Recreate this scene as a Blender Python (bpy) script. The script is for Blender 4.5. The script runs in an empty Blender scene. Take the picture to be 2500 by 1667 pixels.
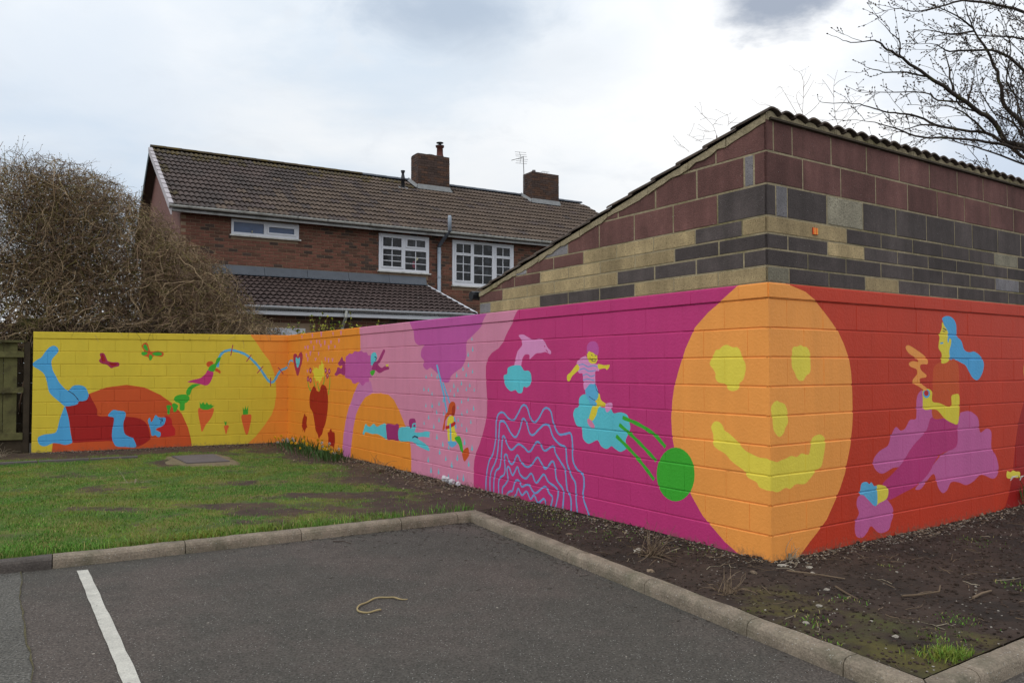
import bpy, bmesh, math, random
import numpy as np
from mathutils import Vector, Matrix, noise
from mathutils.geometry import delaunay_2d_cdt

scene = bpy.context.scene
COL = scene.collection
rng = random.Random(7)
R = math.radians

# ------------------------------------------------------------------ camera
cam_d = bpy.data.cameras.new('camera')
cam_d.sensor_fit = 'HORIZONTAL'; cam_d.sensor_width = 36.0
cam_d.lens = 1905.6 * 36.0 / 2500.0
cam_d.clip_start = 0.05; cam_d.clip_end = 1500.0
cam = bpy.data.objects.new('camera', cam_d); COL.objects.link(cam)
cam.location = (0, 0, 1.47)
cam.rotation_euler = (Matrix.Rotation(R(90) + 0.0334846, 3, 'X') @ Matrix.Rotation(-0.0020122, 3, 'Z')).to_euler()
scene.camera = cam

# ------------------------------------------------------------------ light
SUN = Vector((-0.42, -0.58, 0.70)).normalized()
SUN_EL = math.asin(SUN.z); SUN_AZ = math.atan2(SUN.x, SUN.y)
scene.view_settings.view_transform = 'Standard'
scene.view_settings.look = 'None'
scene.view_settings.exposure = 0.0
scene.view_settings.gamma = 1.0
scene.view_settings.use_curve_mapping = False

world = bpy.data.worlds.new('World'); scene.world = world
world.use_nodes = True
wt = world.node_tree; wt.nodes.clear()
def wn(t, **k):
    n = wt.nodes.new(t)
    for a, b in k.items(): setattr(n, a, b)
    return n
def wmath(op, a, b=None, c=None, clamp=False):
    n = wn('ShaderNodeMath', operation=op); n.use_clamp = clamp
    for i, v in enumerate((a, b, c)):
        if v is None: continue
        if isinstance(v, (int, float)): n.inputs[i].default_value = v
        else: wt.links.new(v, n.inputs[i])
    return n.outputs[0]
def wramp(f, a, b, c=0.0, d=1.0):
    n = wn('ShaderNodeMapRange', interpolation_type='SMOOTHSTEP')
    wt.links.new(f, n.inputs[0])
    for i, v in zip((1, 2, 3, 4), (a, b, c, d)): n.inputs[i].default_value = v
    return n.outputs[0]
def wmix(f, a, b):
    n = wn('ShaderNodeMix', data_type='RGBA')
    if isinstance(f, (int, float)): n.inputs[0].default_value = f
    else: wt.links.new(f, n.inputs[0])
    for s, v in ((6, a), (7, b)):
        if isinstance(v, tuple): n.inputs[s].default_value = (*v, 1)
        else: wt.links.new(v, n.inputs[s])
    return n.outputs[2]
sky = wn('ShaderNodeTexSky', sky_type='NISHITA', sun_disc=False)
sky.sun_elevation = SUN_EL; sky.sun_rotation = SUN_AZ
tc = wn('ShaderNodeTexCoord')
sep = wn('ShaderNodeSeparateXYZ'); wt.links.new(tc.outputs['Generated'], sep.inputs[0])
X, Y, Z = sep.outputs
zz = wmath('ADD', wmath('MAXIMUM', Z, 0.0), 0.22)
comb = wn('ShaderNodeCombineXYZ')
wt.links.new(wmath('DIVIDE', X, zz), comb.inputs[0]); wt.links.new(wmath('DIVIDE', Y, zz), comb.inputs[1])
def wnoise(scale, detail, rough, off=(0, 0, 0), dist=0.0):
    m = wn('ShaderNodeVectorMath', operation='ADD'); m.inputs[1].default_value = off
    wt.links.new(comb.outputs[0], m.inputs[0])
    n = wn('ShaderNodeTexNoise'); n.inputs['Scale'].default_value = scale
    n.inputs['Detail'].default_value = detail; n.inputs['Roughness'].default_value = rough
    n.inputs['Distortion'].default_value = dist
    wt.links.new(m.outputs[0], n.inputs['Vector']); return n.outputs[0]
n1 = wnoise(0.95, 7, 0.52, (3.1, 0.4, 0), 0.25)
n2 = wnoise(2.1, 7, 0.55, (7.7, 2.2, 1), 0.3)
n3 = wnoise(0.55, 3, 0.5, (1.3, 5.2, 2))
n4 = wnoise(4.6, 9, 0.62, (2.2, 9.1, 3), 0.5)
wob = wmath('ADD', wmath('MULTIPLY', wmath('SUBTRACT', n2, 0.5), 0.16), wmath('MULTIPLY', wmath('SUBTRACT', n4, 0.5), 0.12))
nm = wn('ShaderNodeVectorMath', operation='NORMALIZE'); wt.links.new(tc.outputs['Generated'], nm.inputs[0])
def spot(px, py, r0, r1, sx=1.0):          # soft cloud patch around a sky direction
    d = Vector(((px - 1250) / 1905.6, 1.0, (890 - py) / 1905.6)).normalized()
    df = wn('ShaderNodeVectorMath', operation='SUBTRACT'); df.inputs[1].default_value = d; wt.links.new(nm.outputs[0], df.inputs[0])
    sc = wn('ShaderNodeVectorMath', operation='MULTIPLY'); sc.inputs[1].default_value = (1/sx, 1, sx); wt.links.new(df.outputs[0], sc.inputs[0])
    v = wn('ShaderNodeVectorMath', operation='LENGTH'); wt.links.new(sc.outputs[0], v.inputs[0])
    return wramp(wmath('ADD', v.outputs['Value'], wob), r1, r0)
# cloud everywhere: bright grey-white layers with pale bluish thin places
base = wmix(wramp(n1, 0.42, 0.59), (6.5, 7.35, 8.3), (8.5, 8.75, 9.0))
base = wmix(wramp(n2, 0.44, 0.72, 0.0, 0.6), base, (9.2, 9.35, 9.5))
base = wmix(wramp(n4, 0.48, 0.7, 0.0, 0.5), base, (7.2, 7.6, 8.1))
base = wmix(wmath('MULTIPLY', spot(1980, 200, 0.05, 0.34, 1.3), 0.92), base, (10.2, 10.25, 10.3))
base = wmix(wmath('MULTIPLY', spot(2500, 350, 0.02, 0.17), 0.6), base, (5.0, 6.1, 7.8))
base = wmix(wmath('MULTIPLY', spot(2270, 60, 0.02, 0.12), 0.6), base, (6.4, 7.2, 8.3))
base = wmix(wmath('MULTIPLY', spot(170, 230, 0.03, 0.25), 0.5), base, (5.9, 7.0, 8.4))
base = wmix(wmath('MULTIPLY', spot(1100, 10, 0.01, 0.11, 2.0), 0.95), base, (4.3, 5.1, 6.2))
base = wmix(wmath('MULTIPLY', spot(1400, 130, 0.0, 0.12, 1.8), 0.5), base, (6.2, 6.8, 7.5))
base = wmix(wmath('MULTIPLY', spot(1908, -8, 0.015, 0.068, 1.6), 0.95), base, (3.2, 3.7, 4.6))
elev = wmath('MULTIPLY_ADD', Z, 0.55, 0.93)          # an overcast sky is brighter overhead
vs_ = wn('ShaderNodeVectorMath', operation='SCALE'); wt.links.new(base, vs_.inputs[0]); wt.links.new(elev, vs_.inputs['Scale']); base = vs_.outputs[0]
cover = wramp(n3, 0.2, 0.5, 0.88, 0.98)
col = wmix(cover, sky.outputs[0], base)
bg = wn('ShaderNodeBackground'); bg.inputs['Strength'].default_value = 0.1
wt.links.new(col, bg.inputs['Color'])
wo = wn('ShaderNodeOutputWorld'); wt.links.new(bg.outputs[0], wo.inputs['Surface'])

sun_d = bpy.data.lights.new('sun', 'SUN'); sun_d.energy = 0.8; sun_d.angle = R(28)
sun_d.color = (1.0, 0.965, 0.91)
sun = bpy.data.objects.new('sun', sun_d); COL.objects.link(sun)
sun.rotation_euler = SUN.to_track_quat('Z', 'Y').to_euler(); sun.location = (-6, -6, 12)

# ------------------------------------------------------------------ materials
def lin(h):
    h = h.lstrip('#'); o = []
    for i in (0, 2, 4):
        c = int(h[i:i+2], 16) / 255
        o.append(c / 12.92 if c <= 0.04045 else ((c + 0.055) / 1.055) ** 2.4)
    return tuple(o)
MATS = {}
def mat(name, color, rough=0.8, var=0.15, nscale=6.0, rand=0.0, bump=0.0, bscale=80.0, spec=0.3,
        col2=None, c2scale=2.0, c2lo=0.5, c2hi=0.65, speck=None, coat=0.0, detail=5.0, grain=0.0, gscale=150.0, splash=False, streak=0.0):
    """a procedural surface: base colour, world-space mottling, per-piece variation, optional second colour, specks, relief"""
    m = bpy.data.materials.new(name); m.use_nodes = True; MATS[name] = m
    t = m.node_tree; N = t.nodes; L = t.links
    b = N['Principled BSDF']; b.inputs['Roughness'].default_value = rough
    b.inputs['Specular IOR Level'].default_value = spec
    if coat: b.inputs['Coat Weight'].default_value = coat; b.inputs['Coat Roughness'].default_value = 0.02
    g = N.new('ShaderNodeNewGeometry')
    def noise_(scale, det=detail, off=0.0):
        mp = N.new('ShaderNodeMapping'); mp.inputs['Location'].default_value = (off, off * 1.7, off * .6)
        L.new(g.outputs['Position'], mp.inputs[0])
        n = N.new('ShaderNodeTexNoise'); n.inputs['Scale'].default_value = scale; n.inputs['Detail'].default_value = det
        n.inputs['Roughness'].default_value = 0.6
        L.new(mp.outputs[0], n.inputs['Vector']); return n.outputs[0]
    def mrange(f, a, b_, c, d):
        n = N.new('ShaderNodeMapRange'); L.new(f, n.inputs[0])
        for i, v in zip((1, 2, 3, 4), (a, b_, c, d)): n.inputs[i].default_value = v
        return n.outputs[0]
    def mmath(op, a, b_):
        n = N.new('ShaderNodeMath'); n.operation = op
        for i, v in enumerate((a, b_)):
            if isinstance(v, (int, float)): n.inputs[i].default_value = v
            else: L.new(v, n.inputs[i])
        return n.outputs[0]
    rgb = N.new('ShaderNodeRGB'); rgb.outputs[0].default_value = (*color, 1); c = rgb.outputs[0]
    if col2 is not None:
        mx = N.new('ShaderNodeMix'); mx.data_type = 'RGBA'
        L.new(mrange(noise_(c2scale, 6, 3.3), c2lo, c2hi, 0, 1), mx.inputs[0]); L.new(c, mx.inputs[6]); mx.inputs[7].default_value = (*col2, 1)
        c = mx.outputs[2]
    f = mrange(noise_(nscale), 0.25, 0.75, 1 - var, 1 + var)
    if streak:                                           # rain streaks and patchy staining
        ms = N.new('ShaderNodeMapping'); ms.inputs['Scale'].default_value = (9, 9, 0.9); L.new(g.outputs['Position'], ms.inputs[0])
        ns = N.new('ShaderNodeTexNoise'); ns.inputs['Scale'].default_value = 1.0; ns.inputs['Detail'].default_value = 6; L.new(ms.outputs[0], ns.inputs['Vector'])
        f = mmath('MULTIPLY', f, mrange(ns.outputs[0], 0.3, 0.7, 1 - streak, 1 + streak))
        f = mmath('MULTIPLY', f, mrange(noise_(1.1, 6, 2.2), 0.32, 0.68, 1 - streak, 1 + streak))
    if grain:
        f = mmath('MULTIPLY', f, mrange(noise_(gscale, 2, 5.1), 0.3, 0.7, 1 - grain, 1 + grain))
    if rand:
        oi = N.new('ShaderNodeObjectInfo')
        r_ = mmath('FRACT', mmath('ADD', oi.outputs['Random'], g.outputs['Random Per Island']), 0.0)
        f = mmath('MULTIPLY', f, mrange(r_, 0, 1, 1 - rand, 1 + rand))
    vm = N.new('ShaderNodeVectorMath'); vm.operation = 'SCALE'; L.new(c, vm.inputs[0]); L.new(f, vm.inputs['Scale']); c = vm.outputs[0]
    if splash:                                           # soil splashed up on the lowest course, scuffs here and there
        sx = N.new('ShaderNodeSeparateXYZ'); L.new(g.outputs['Position'], sx.inputs[0])
        lo = mrange(sx.outputs[2], 0.0, 0.16, 0.62, 0.0)
        k0 = mrange(mmath('ADD', mmath('MULTIPLY', noise_(26, 6, 8.0), 0.75), mmath('MULTIPLY', lo, 0.55)), 0.60, 0.85, 0, 0.8)
        mx = N.new('ShaderNodeMix'); mx.data_type = 'RGBA'; L.new(k0, mx.inputs[0]); L.new(c, mx.inputs[6]); mx.inputs[7].default_value = (*lin('#6b5a4b'), 1); c = mx.outputs[2]
    if speck is not None:
        sc, thr, sr, scol = speck
        v = N.new('ShaderNodeTexVoronoi'); v.inputs['Scale'].default_value = sc; L.new(g.outputs['Position'], v.inputs['Vector'])
        s2 = N.new('ShaderNodeSeparateColor'); L.new(v.outputs['Color'], s2.inputs[0])
        k = mmath('MULTIPLY', mmath('LESS_THAN', v.outputs['Distance'], sr), mmath('GREATER_THAN', s2.outputs[0], thr))
        mx = N.new('ShaderNodeMix'); mx.data_type = 'RGBA'; L.new(k, mx.inputs[0]); L.new(c, mx.inputs[6]); mx.inputs[7].default_value = (*scol, 1); c = mx.outputs[2]
    L.new(c, b.inputs['Base Color'])
    if bump:
        bp = N.new('ShaderNodeBump'); bp.inputs['Strength'].default_value = bump; bp.inputs['Distance'].default_value = 0.01
        L.new(noise_(bscale, 3), bp.inputs['Height']); L.new(bp.outputs[0], b.inputs['Normal'])
    return m

PAINT = dict(orange='#e98f30', tangerine='#f6a04b', rust='#cc5320', darkred='#a31713', red='#c32120', crimson='#a62a50', blue='#4ea6da', sky='#5fb0d8',
             navy='#2a2a4c', green='#3dac2d', coral='#e0662e', magenta='#c23476', pink='#d587a4', mauve='#c877ab', rose='#dc82a8', orchid='#c0559f',
             plum='#a02a70', cyan='#5cc3d0', rain='#74bccb', palepink='#df92c4', wave='#6f9fd0', yellow='#e3cf3c', lemon='#ead64c', brick='#a8321c',
             lyellow='#d6be36', rred='#c5391d', rorchid='#c7639c', rplum='#bb3676')
for k, h in PAINT.items():
    mat('paint_' + k, lin(h), rough=0.55, var=0.035, nscale=2.2, bump=0.35, bscale=45, spec=0.35, splash=True, streak=0.035)
PNAMES = list(PAINT); PMATS = [MATS['paint_' + k] for k in PNAMES]; PIDX = {k: i for i, k in enumerate(PNAMES)}

mat('asphalt', lin('#4e4a44'), rough=0.95, var=0.13, nscale=6, bump=1.0, bscale=90, col2=lin('#574f49'), c2scale=0.9, c2lo=0.45, c2hi=0.6, speck=(120, 0.95, 0.34, (0.36, 0.35, 0.32)), grain=0.5, gscale=85)
mat('old_asphalt', lin('#5c5953'), rough=0.95, var=0.2, nscale=5, bump=1.0, bscale=100, speck=(110, 0.94, 0.3, (0.35, 0.35, 0.33)), grain=0.6, gscale=70)
mat('moss_line', lin('#565038'), rough=0.95, var=0.4, nscale=25, bump=0.8)
mat('road_paint', lin('#c3bfb4'), rough=0.85, var=0.16, nscale=9, bump=0.7, bscale=120, col2=lin('#6b675e'), c2scale=30, c2lo=0.62, c2hi=0.72, grain=0.15, gscale=90)
mat('kerb_stone', lin('#8a7d6d'), rough=0.9, var=0.32, nscale=5, bump=0.9, bscale=90, rand=0.09, col2=lin('#65604f'), c2scale=3.5, c2lo=0.46, c2hi=0.7, speck=(110, 0.95, 0.33, (0.42, 0.40, 0.37)), grain=0.22, gscale=70)
mat('kerb_dark', lin('#57504b'), rough=0.9, var=0.28, nscale=6, bump=0.9, bscale=90, grain=0.25, gscale=70)
mat('ground', lin('#4d4a42'), rough=0.95, var=0.2, nscale=0.4)
mat('concrete_dark', lin('#635c5b'), rough=0.9, var=0.15, nscale=7, bump=0.5)
mat('concrete_tan', lin('#746850'), rough=0.95, var=0.25, nscale=12, bump=0.8)
for nm, h, v in (('block_red', '#684843', 0.12), ('block_dark', '#50484a'.replace('4a', '46'), 0.12), ('block_tan', '#a4906c', 0.14), ('block_grey', '#807c7e', 0.1), ('block_rough', '#8d8674', 0.16)):
    mat(nm, lin(h), rough=0.9, var=v*1.5, nscale=5, rand=0.17, streak=0.16, bump=0.7 if nm != 'block_rough' else 1.0, bscale=110 if nm != 'block_rough' else 60,
        grain=0.14, gscale=60, col2=tuple(q*1.28 for q in lin(h)), c2scale=2.3, c2lo=0.5, c2hi=0.7, speck=(70, 0.97, 0.17, (0.30, 0.29, 0.29)) if nm in ('block_red', 'block_dark') else (75, 0.72, 0.3, tuple(0.45 * q for q in lin(h))))
mat('mortar_tan', lin('#9a8d72'), rough=0.95, var=0.22, nscale=9, bump=1.0, bscale=50, col2=lin('#7d7453'), c2scale=2.5, c2lo=0.5, c2hi=0.68, grain=0.15, gscale=40)
mat('mortar_light', lin('#9a917e'), rough=0.95, var=0.15, nscale=9, bump=0.6)
mat('garage_tile', lin('#584c43'), rough=0.9, var=0.3, nscale=10, rand=0.15, bump=0.8, bscale=60, col2=lin('#40372f'), c2scale=5, c2lo=0.5, c2hi=0.7)
mat('house_tile', lin('#473e3a'), rough=0.85, var=0.16, nscale=4, rand=0.10, streak=0.08, bump=0.5, bscale=60, col2=lin('#524540'), c2scale=0.6, c2lo=0.42, c2hi=0.6)
mat('house_tile_tan', lin('#5c4e43'), rough=0.88, var=0.18, nscale=4, rand=0.12, streak=0.08, bump=0.6, bscale=60, col2=lin('#544841'), c2scale=1.5, c2lo=0.5, c2hi=0.68)
mat('house_tile_moss', lin('#483f33'), rough=0.95, var=0.3, nscale=8, rand=0.14, bump=0.9, bscale=40, col2=lin('#554722'), c2scale=6, c2lo=0.45, c2hi=0.6)
mat('low_tile', lin('#4b3e3b'), rough=0.85, var=0.16, nscale=4, rand=0.14, bump=0.5, bscale=60, speck=(9, 0.965, 0.12, (0.45, 0.43, 0.4)))
mat('house_brick', lin('#754d40'), rough=0.88, var=0.16, nscale=14, rand=0.16, bump=0.5, bscale=70)
mat('house_brick_brown', lin('#624539'), rough=0.88, var=0.16, nscale=14, rand=0.16, bump=0.5, bscale=70)
mat('house_brick_dark', lin('#4c3d37'), rough=0.88, var=0.16, nscale=14, rand=0.2, bump=0.5, bscale=70)
mat('chimney_brick', lin('#594236'), rough=0.92, var=0.2, nscale=12, rand=0.2, bump=0.6, bscale=60)
mat('chimney_mortar', lin('#55483e'), rough=0.95, var=0.2, nscale=8)
mat('brick_mortar', lin('#96806a'), rough=0.95, var=0.15, nscale=10)
mat('gable_brick', lin('#74524a'), rough=0.9, var=0.2, nscale=10, bump=0.5, bscale=40)
mat('upvc', lin('#d6d7dd'), rough=0.35, var=0.03, spec=0.4)
mat('upvc_dirty', lin('#c9c8c2'), rough=0.5, var=0.12, nscale=7, col2=lin('#75756c'), c2scale=4, c2lo=0.5, c2hi=0.75)
mat('fascia_grey', lin('#a6a5a3'), rough=0.6, var=0.12, nscale=4, col2=lin('#70706a'), c2scale=3, c2lo=0.5, c2hi=0.8)
mat('soffit', lin('#5a4a42'), rough=0.7)
mat('barge_dark', lin('#2b3a3c'), rough=0.6)
mat('verge_grey', lin('#b3acae'), rough=0.7, var=0.12, nscale=8, rand=0.06)
mat('lead', lin('#52575f'), rough=0.55, var=0.16, nscale=5, rand=0.12, spec=0.5)
mat('lead_light', lin('#828383'), rough=0.7, var=0.2, nscale=8)
mat('pipe_grey', lin('#97a1ad'), rough=0.45, var=0.06, spec=0.4)
mat('pipe_dark', lin('#4d5057'), rough=0.45, var=0.06)
mat('black_metal', lin('#26272b'), rough=0.5, var=0.1)
mat('aerial_metal', lin('#54514f'), rough=0.45, var=0.1, spec=0.5)
mat('terracotta', lin('#5a332a'), rough=0.8, var=0.2, nscale=8)
mat('glass_dark', lin('#15171a'), rough=0.04, var=0.5, nscale=2.2, spec=0.32, col2=lin('#3a3d43'), c2scale=5, c2lo=0.5, c2hi=0.66)
mat('glass_blue', lin('#4a5a78'), rough=0.05, var=0.2, nscale=3, spec=0.35)
mat('curtain', lin('#7a4450'), rough=0.9); mat('ornament', lin('#b8b49a'), rough=0.8)
mat('fence_wood', lin('#5d5a38'), rough=0.9, var=0.3, nscale=5, rand=0.18, bump=0.7, bscale=25, col2=lin('#48432c'), c2scale=4)
mat('fence_dark', lin('#3b3226'), rough=0.9, var=0.3, nscale=5, rand=0.2, bump=0.6)
mat('twig_grey', lin('#9c8669'), rough=0.9, var=0.25, nscale=3, rand=0.25)
mat('twig_brown', lin('#705a49'), rough=0.9, var=0.25, nscale=3, rand=0.25)
mat('twig_olive', lin('#6f663a'), rough=0.9, var=0.3, nscale=3, rand=0.25)
mat('twig_dark', lin('#3a3029'), rough=0.9, var=0.25, nscale=3, rand=0.25)
mat('bark', lin('#3d352f'), rough=0.95, var=0.25, nscale=10, bump=0.8, bscale=40, col2=lin('#56552c'), c2scale=7, c2lo=0.56, c2hi=0.7)
mat('bud', lin('#4b3d30'), rough=0.8, var=0.3)
mat('leaf_yellow', lin('#a5a23c'), rough=0.7, var=0.3, rand=0.3); mat('leaf_green', lin('#4d6b25'), rough=0.7, var=0.3, rand=0.3)
mat('backdrop_leaf', lin('#27291b'), rough=0.7, var=0.3, rand=0.3)
mat('grass_a', lin('#4b7725'), rough=0.75, var=0.25, nscale=1.5, rand=0.3, col2=lin('#7d8030'), c2scale=1.1, c2lo=0.45, c2hi=0.62)
mat('grass_b', lin('#678f35'), rough=0.75, var=0.25, nscale=1.5, rand=0.3)
mat('grass_c', lin('#968d57'), rough=0.8, var=0.25, nscale=1.5, rand=0.3)
mat('daff_leaf', lin('#3d5a2a'), rough=0.6, var=0.2, rand=0.2); mat('daff_flower', lin('#d9ac1a'), rough=0.6, var=0.12, rand=0.15)
mat('pale_stalk', lin('#958a76'), rough=0.9, var=0.2, rand=0.2); mat('white_petal', lin('#b9b2ad'), rough=0.8, var=0.15, rand=0.15)
mat('stick', lin('#9f8d66'), rough=0.85, var=0.2, nscale=14); mat('dead_stick', lin('#6e5d4b'), rough=0.9, var=0.25, nscale=10, rand=0.25)
mat('stone_white', lin('#9a9286'), rough=0.9, var=0.2, nscale=30, rand=0.2, bump=0.6); mat('stone_brown', lin('#7b6a58'), rough=0.95, var=0.2, nscale=20, rand=0.3, bump=0.6)
mat('clod', lin('#3f332c'), rough=1.0, var=0.3, nscale=25, rand=0.3, bump=0.8); mat('grit', lin('#8d867c'), rough=0.95, var=0.35, nscale=40, rand=0.45)
mat('dead_leaf', lin('#7d6f5d'), rough=0.9, var=0.25, rand=0.35); mat('litter_white', lin('#c9c9cc'), rough=0.5, var=0.1)
mat('sign_orange', lin('#f26a1e'), rough=0.4, var=0.03); mat('sign_bar', lin('#f7a53c'), rough=0.4, var=0.03); mat('sign_gap', lin('#a03a18'), rough=0.6)
M = MATS

# earth: soil / moss / turf chosen by a per-vertex cover value
def earth_mat(name, soil, soil2, green, green2):
    m = mat(name, soil, rough=1.0, var=0.28, nscale=7, bump=1.0, bscale=45, col2=soil2, c2scale=2.2, c2lo=0.45, c2hi=0.62, speck=(38, 0.95, 0.28, (0.16, 0.14, 0.12)))
    t = m.node_tree; b = t.nodes['Principled BSDF']; old = b.inputs['Base Color'].links[0].from_socket
    at = t.nodes.new('ShaderNodeAttribute'); at.attribute_name = 'cover'
    g = t.nodes.new('ShaderNodeNewGeometry'); n = t.nodes.new('ShaderNodeTexNoise'); n.inputs['Scale'].default_value = 4.5; n.inputs['Detail'].default_value = 8; n.inputs['Roughness'].default_value = 0.7
    t.links.new(g.outputs['Position'], n.inputs['Vector'])
    ad = t.nodes.new('ShaderNodeMath'); ad.operation = 'ADD'; t.links.new(at.outputs['Fac'], ad.inputs[0])
    sb = t.nodes.new('ShaderNodeMath'); sb.operation = 'MULTIPLY_ADD'; t.links.new(n.outputs[0], sb.inputs[0]); sb.inputs[1].default_value = 1.1; sb.inputs[2].default_value = -0.55
    t.links.new(sb.outputs[0], ad.inputs[1])
    r = t.nodes.new('ShaderNodeMapRange'); t.links.new(ad.outputs[0], r.inputs[0]); r.inputs[1].default_value = 0.35; r.inputs[2].default_value = 0.65
    gm = t.nodes.new('ShaderNodeMix'); gm.data_type = 'RGBA'; n2_ = t.nodes.new('ShaderNodeTexNoise'); n2_.inputs['Scale'].default_value = 1.7; n2_.inputs['Detail'].default_value = 7
    t.links.new(g.outputs['Position'], n2_.inputs['Vector']); r2 = t.nodes.new('ShaderNodeMapRange'); t.links.new(n2_.outputs[0], r2.inputs[0]); r2.inputs[1].default_value = .4; r2.inputs[2].default_value = .6
    t.links.new(r2.outputs[0], gm.inputs[0]); gm.inputs[6].default_value = (*green, 1); gm.inputs[7].default_value = (*green2, 1)
    mx = t.nodes.new('ShaderNodeMix'); mx.data_type = 'RGBA'; t.links.new(r.outputs[0], mx.inputs[0]); t.links.new(old, mx.inputs[6]); t.links.new(gm.outputs[2], mx.inputs[7])
    t.links.new(mx.outputs[2], b.inputs['Base Color'])
    return m
earth_mat('lawn_earth', lin('#453830'), lin('#504132'), lin('#4b6128'), lin('#67662f'))
earth_mat('bed_earth', lin('#3e322b'), lin('#2e2621'), lin('#544c28'), lin('#454426'))

# ------------------------------------------------------------------ object helpers
def tag(o, label=None, cat=None, group=None, kind=None):
    for k, v in (('label', label), ('category', cat), ('group', group), ('kind', kind)):
        if v: o[k] = v
    return o
def setparent(o, p):
    if p is not None:
        o.parent = p
        o.matrix_parent_inverse = world_of(p).inverted()
def world_of(o):
    m = o.matrix_basis.copy()
    if o.parent is not None: m = world_of(o.parent) @ o.matrix_parent_inverse @ m
    return m
def empty(name, loc, label=None, cat=None, group=None):
    o = bpy.data.objects.new(name, None); o.location = loc; o.empty_display_size = 0.2
    COL.objects.link(o); return tag(o, label, cat, group)
def link(name, me, parent=None, mtx=None, kind=None):
    o = bpy.data.objects.new(name, me)
    if mtx is not None: o.matrix_basis = mtx
    setparent(o, parent); COL.objects.link(o)
    if kind: o['kind'] = kind
    return o
class MB:
    def __init__(s): s.v = []; s.f = []; s.m = []
    def add(s, verts, faces, mi=0):
        b = len(s.v); s.v.extend(tuple(p) for p in verts)
        for k, f in enumerate(faces):
            s.f.append(tuple(b + i for i in f)); s.m.append(mi if isinstance(mi, int) else mi[k])
    BOXF = ((0, 3, 2, 1), (4, 5, 6, 7), (0, 1, 5, 4), (1, 2, 6, 5), (2, 3, 7, 6), (3, 0, 4, 7))
    def hexa(s, p, mi=0): s.add(p, MB.BOXF, mi)          # 8 corners: bottom ring then top ring
    def box(s, x0, x1, y0, y1, z0, z1, mi=0, F=None):
        p = [(x0, y0, z0), (x1, y0, z0), (x1, y1, z0), (x0, y1, z0), (x0, y0, z1), (x1, y0, z1), (x1, y1, z1), (x0, y1, z1)]
        if F: p = [F(*q) for q in p]
        s.hexa(p, mi)
    def tube(s, pts, rad, n=5, mi=0, cap=True):
        pts = [Vector(p) for p in pts]; k = len(pts)
        if k < 2: return
        if isinstance(rad, (int, float)): rad = [rad] * k
        b = len(s.v); up = None
        for i, p in enumerate(pts):
            d = (pts[min(i + 1, k - 1)] - pts[max(i - 1, 0)])
            if d.length < 1e-9: d = Vector((0, 0, 1))
            d.normalize()
            if up is None: up = d.orthogonal().normalized()
            else:
                up = up - d * up.dot(d)
                up = up.normalized() if up.length > 1e-6 else d.orthogonal().normalized()
            w = d.cross(up)
            for j in range(n):
                a = 2 * math.pi * j / n; q = p + (up * math.cos(a) + w * math.sin(a)) * rad[i]
                s.v.append((q.x, q.y, q.z))
        for i in range(k - 1):
            for j in range(n):
                s.f.append((b + i*n + j, b + i*n + (j+1) % n, b + (i+1)*n + (j+1) % n, b + (i+1)*n + j)); s.m.append(mi)
        if cap:
            s.f.append(tuple(b + j for j in range(n))[::-1]); s.m.append(mi)
            s.f.append(tuple(b + (k-1)*n + j for j in range(n))); s.m.append(mi)
    def blob(s, c, r, mi=0, seed=0, sq=(1, 1, 0.7), n=1):
        key = n
        if key not in BLOBS:
            bm = bmesh.new(); bmesh.ops.create_icosphere(bm, subdivisions=n, radius=1)
            BLOBS[key] = ([v.co.copy() for v in bm.verts], [tuple(v.index for v in f.verts) for f in bm.faces]); bm.free()
        vs, fs = BLOBS[key]; rr = random.Random(seed); ang = rr.uniform(0, 6.28); ca, sa = math.cos(ang), math.sin(ang)
        o = []
        for v in vs:
            k = r * rr.uniform(0.72, 1.2); x, y, z = v.x*k*sq[0], v.y*k*sq[1], v.z*k*sq[2]
            o.append((c[0] + x*ca - y*sa, c[1] + x*sa + y*ca, c[2] + z))
        s.add(o, fs, mi)
    def mesh(s, name, mats, smooth=False):
        me = bpy.data.meshes.new(name); me.from_pydata(s.v, [], s.f)
        for m in mats: me.materials.append(m)
        if len(mats) > 1: me.polygons.foreach_set('material_index', s.m)
        if smooth: me.polygons.foreach_set('use_smooth', [True] * len(me.polygons))
        me.update(); return me
    def build(s, name, mats, parent=None, kind=None, smooth=False):
        if not isinstance(mats, (list, tuple)): mats = [mats]
        return link(name, s.mesh(name, mats, smooth), parent, None, kind)
BLOBS = {}
def smooth_curve(pts, closed, n=4):
    k = len(pts); out = []
    rngk = range(k if closed else k - 1)
    for i in rngk:
        p0 = pts[(i-1) % k] if closed or i > 0 else pts[i]; p1 = pts[i]; p2 = pts[(i+1) % k]
        p3 = pts[(i+2) % k] if closed or i + 2 < k else p2
        for j in range(n):
            t = j / n
            out.append(tuple(0.5 * (2*b + (c-a)*t + (2*a-5*b+4*c-d)*t*t + (-a+3*b-3*c+d)*t**3) for a, b, c, d in zip(p0, p1, p2, p3)))
    if not closed: out.append(tuple(pts[-1]))
    return out

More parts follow.
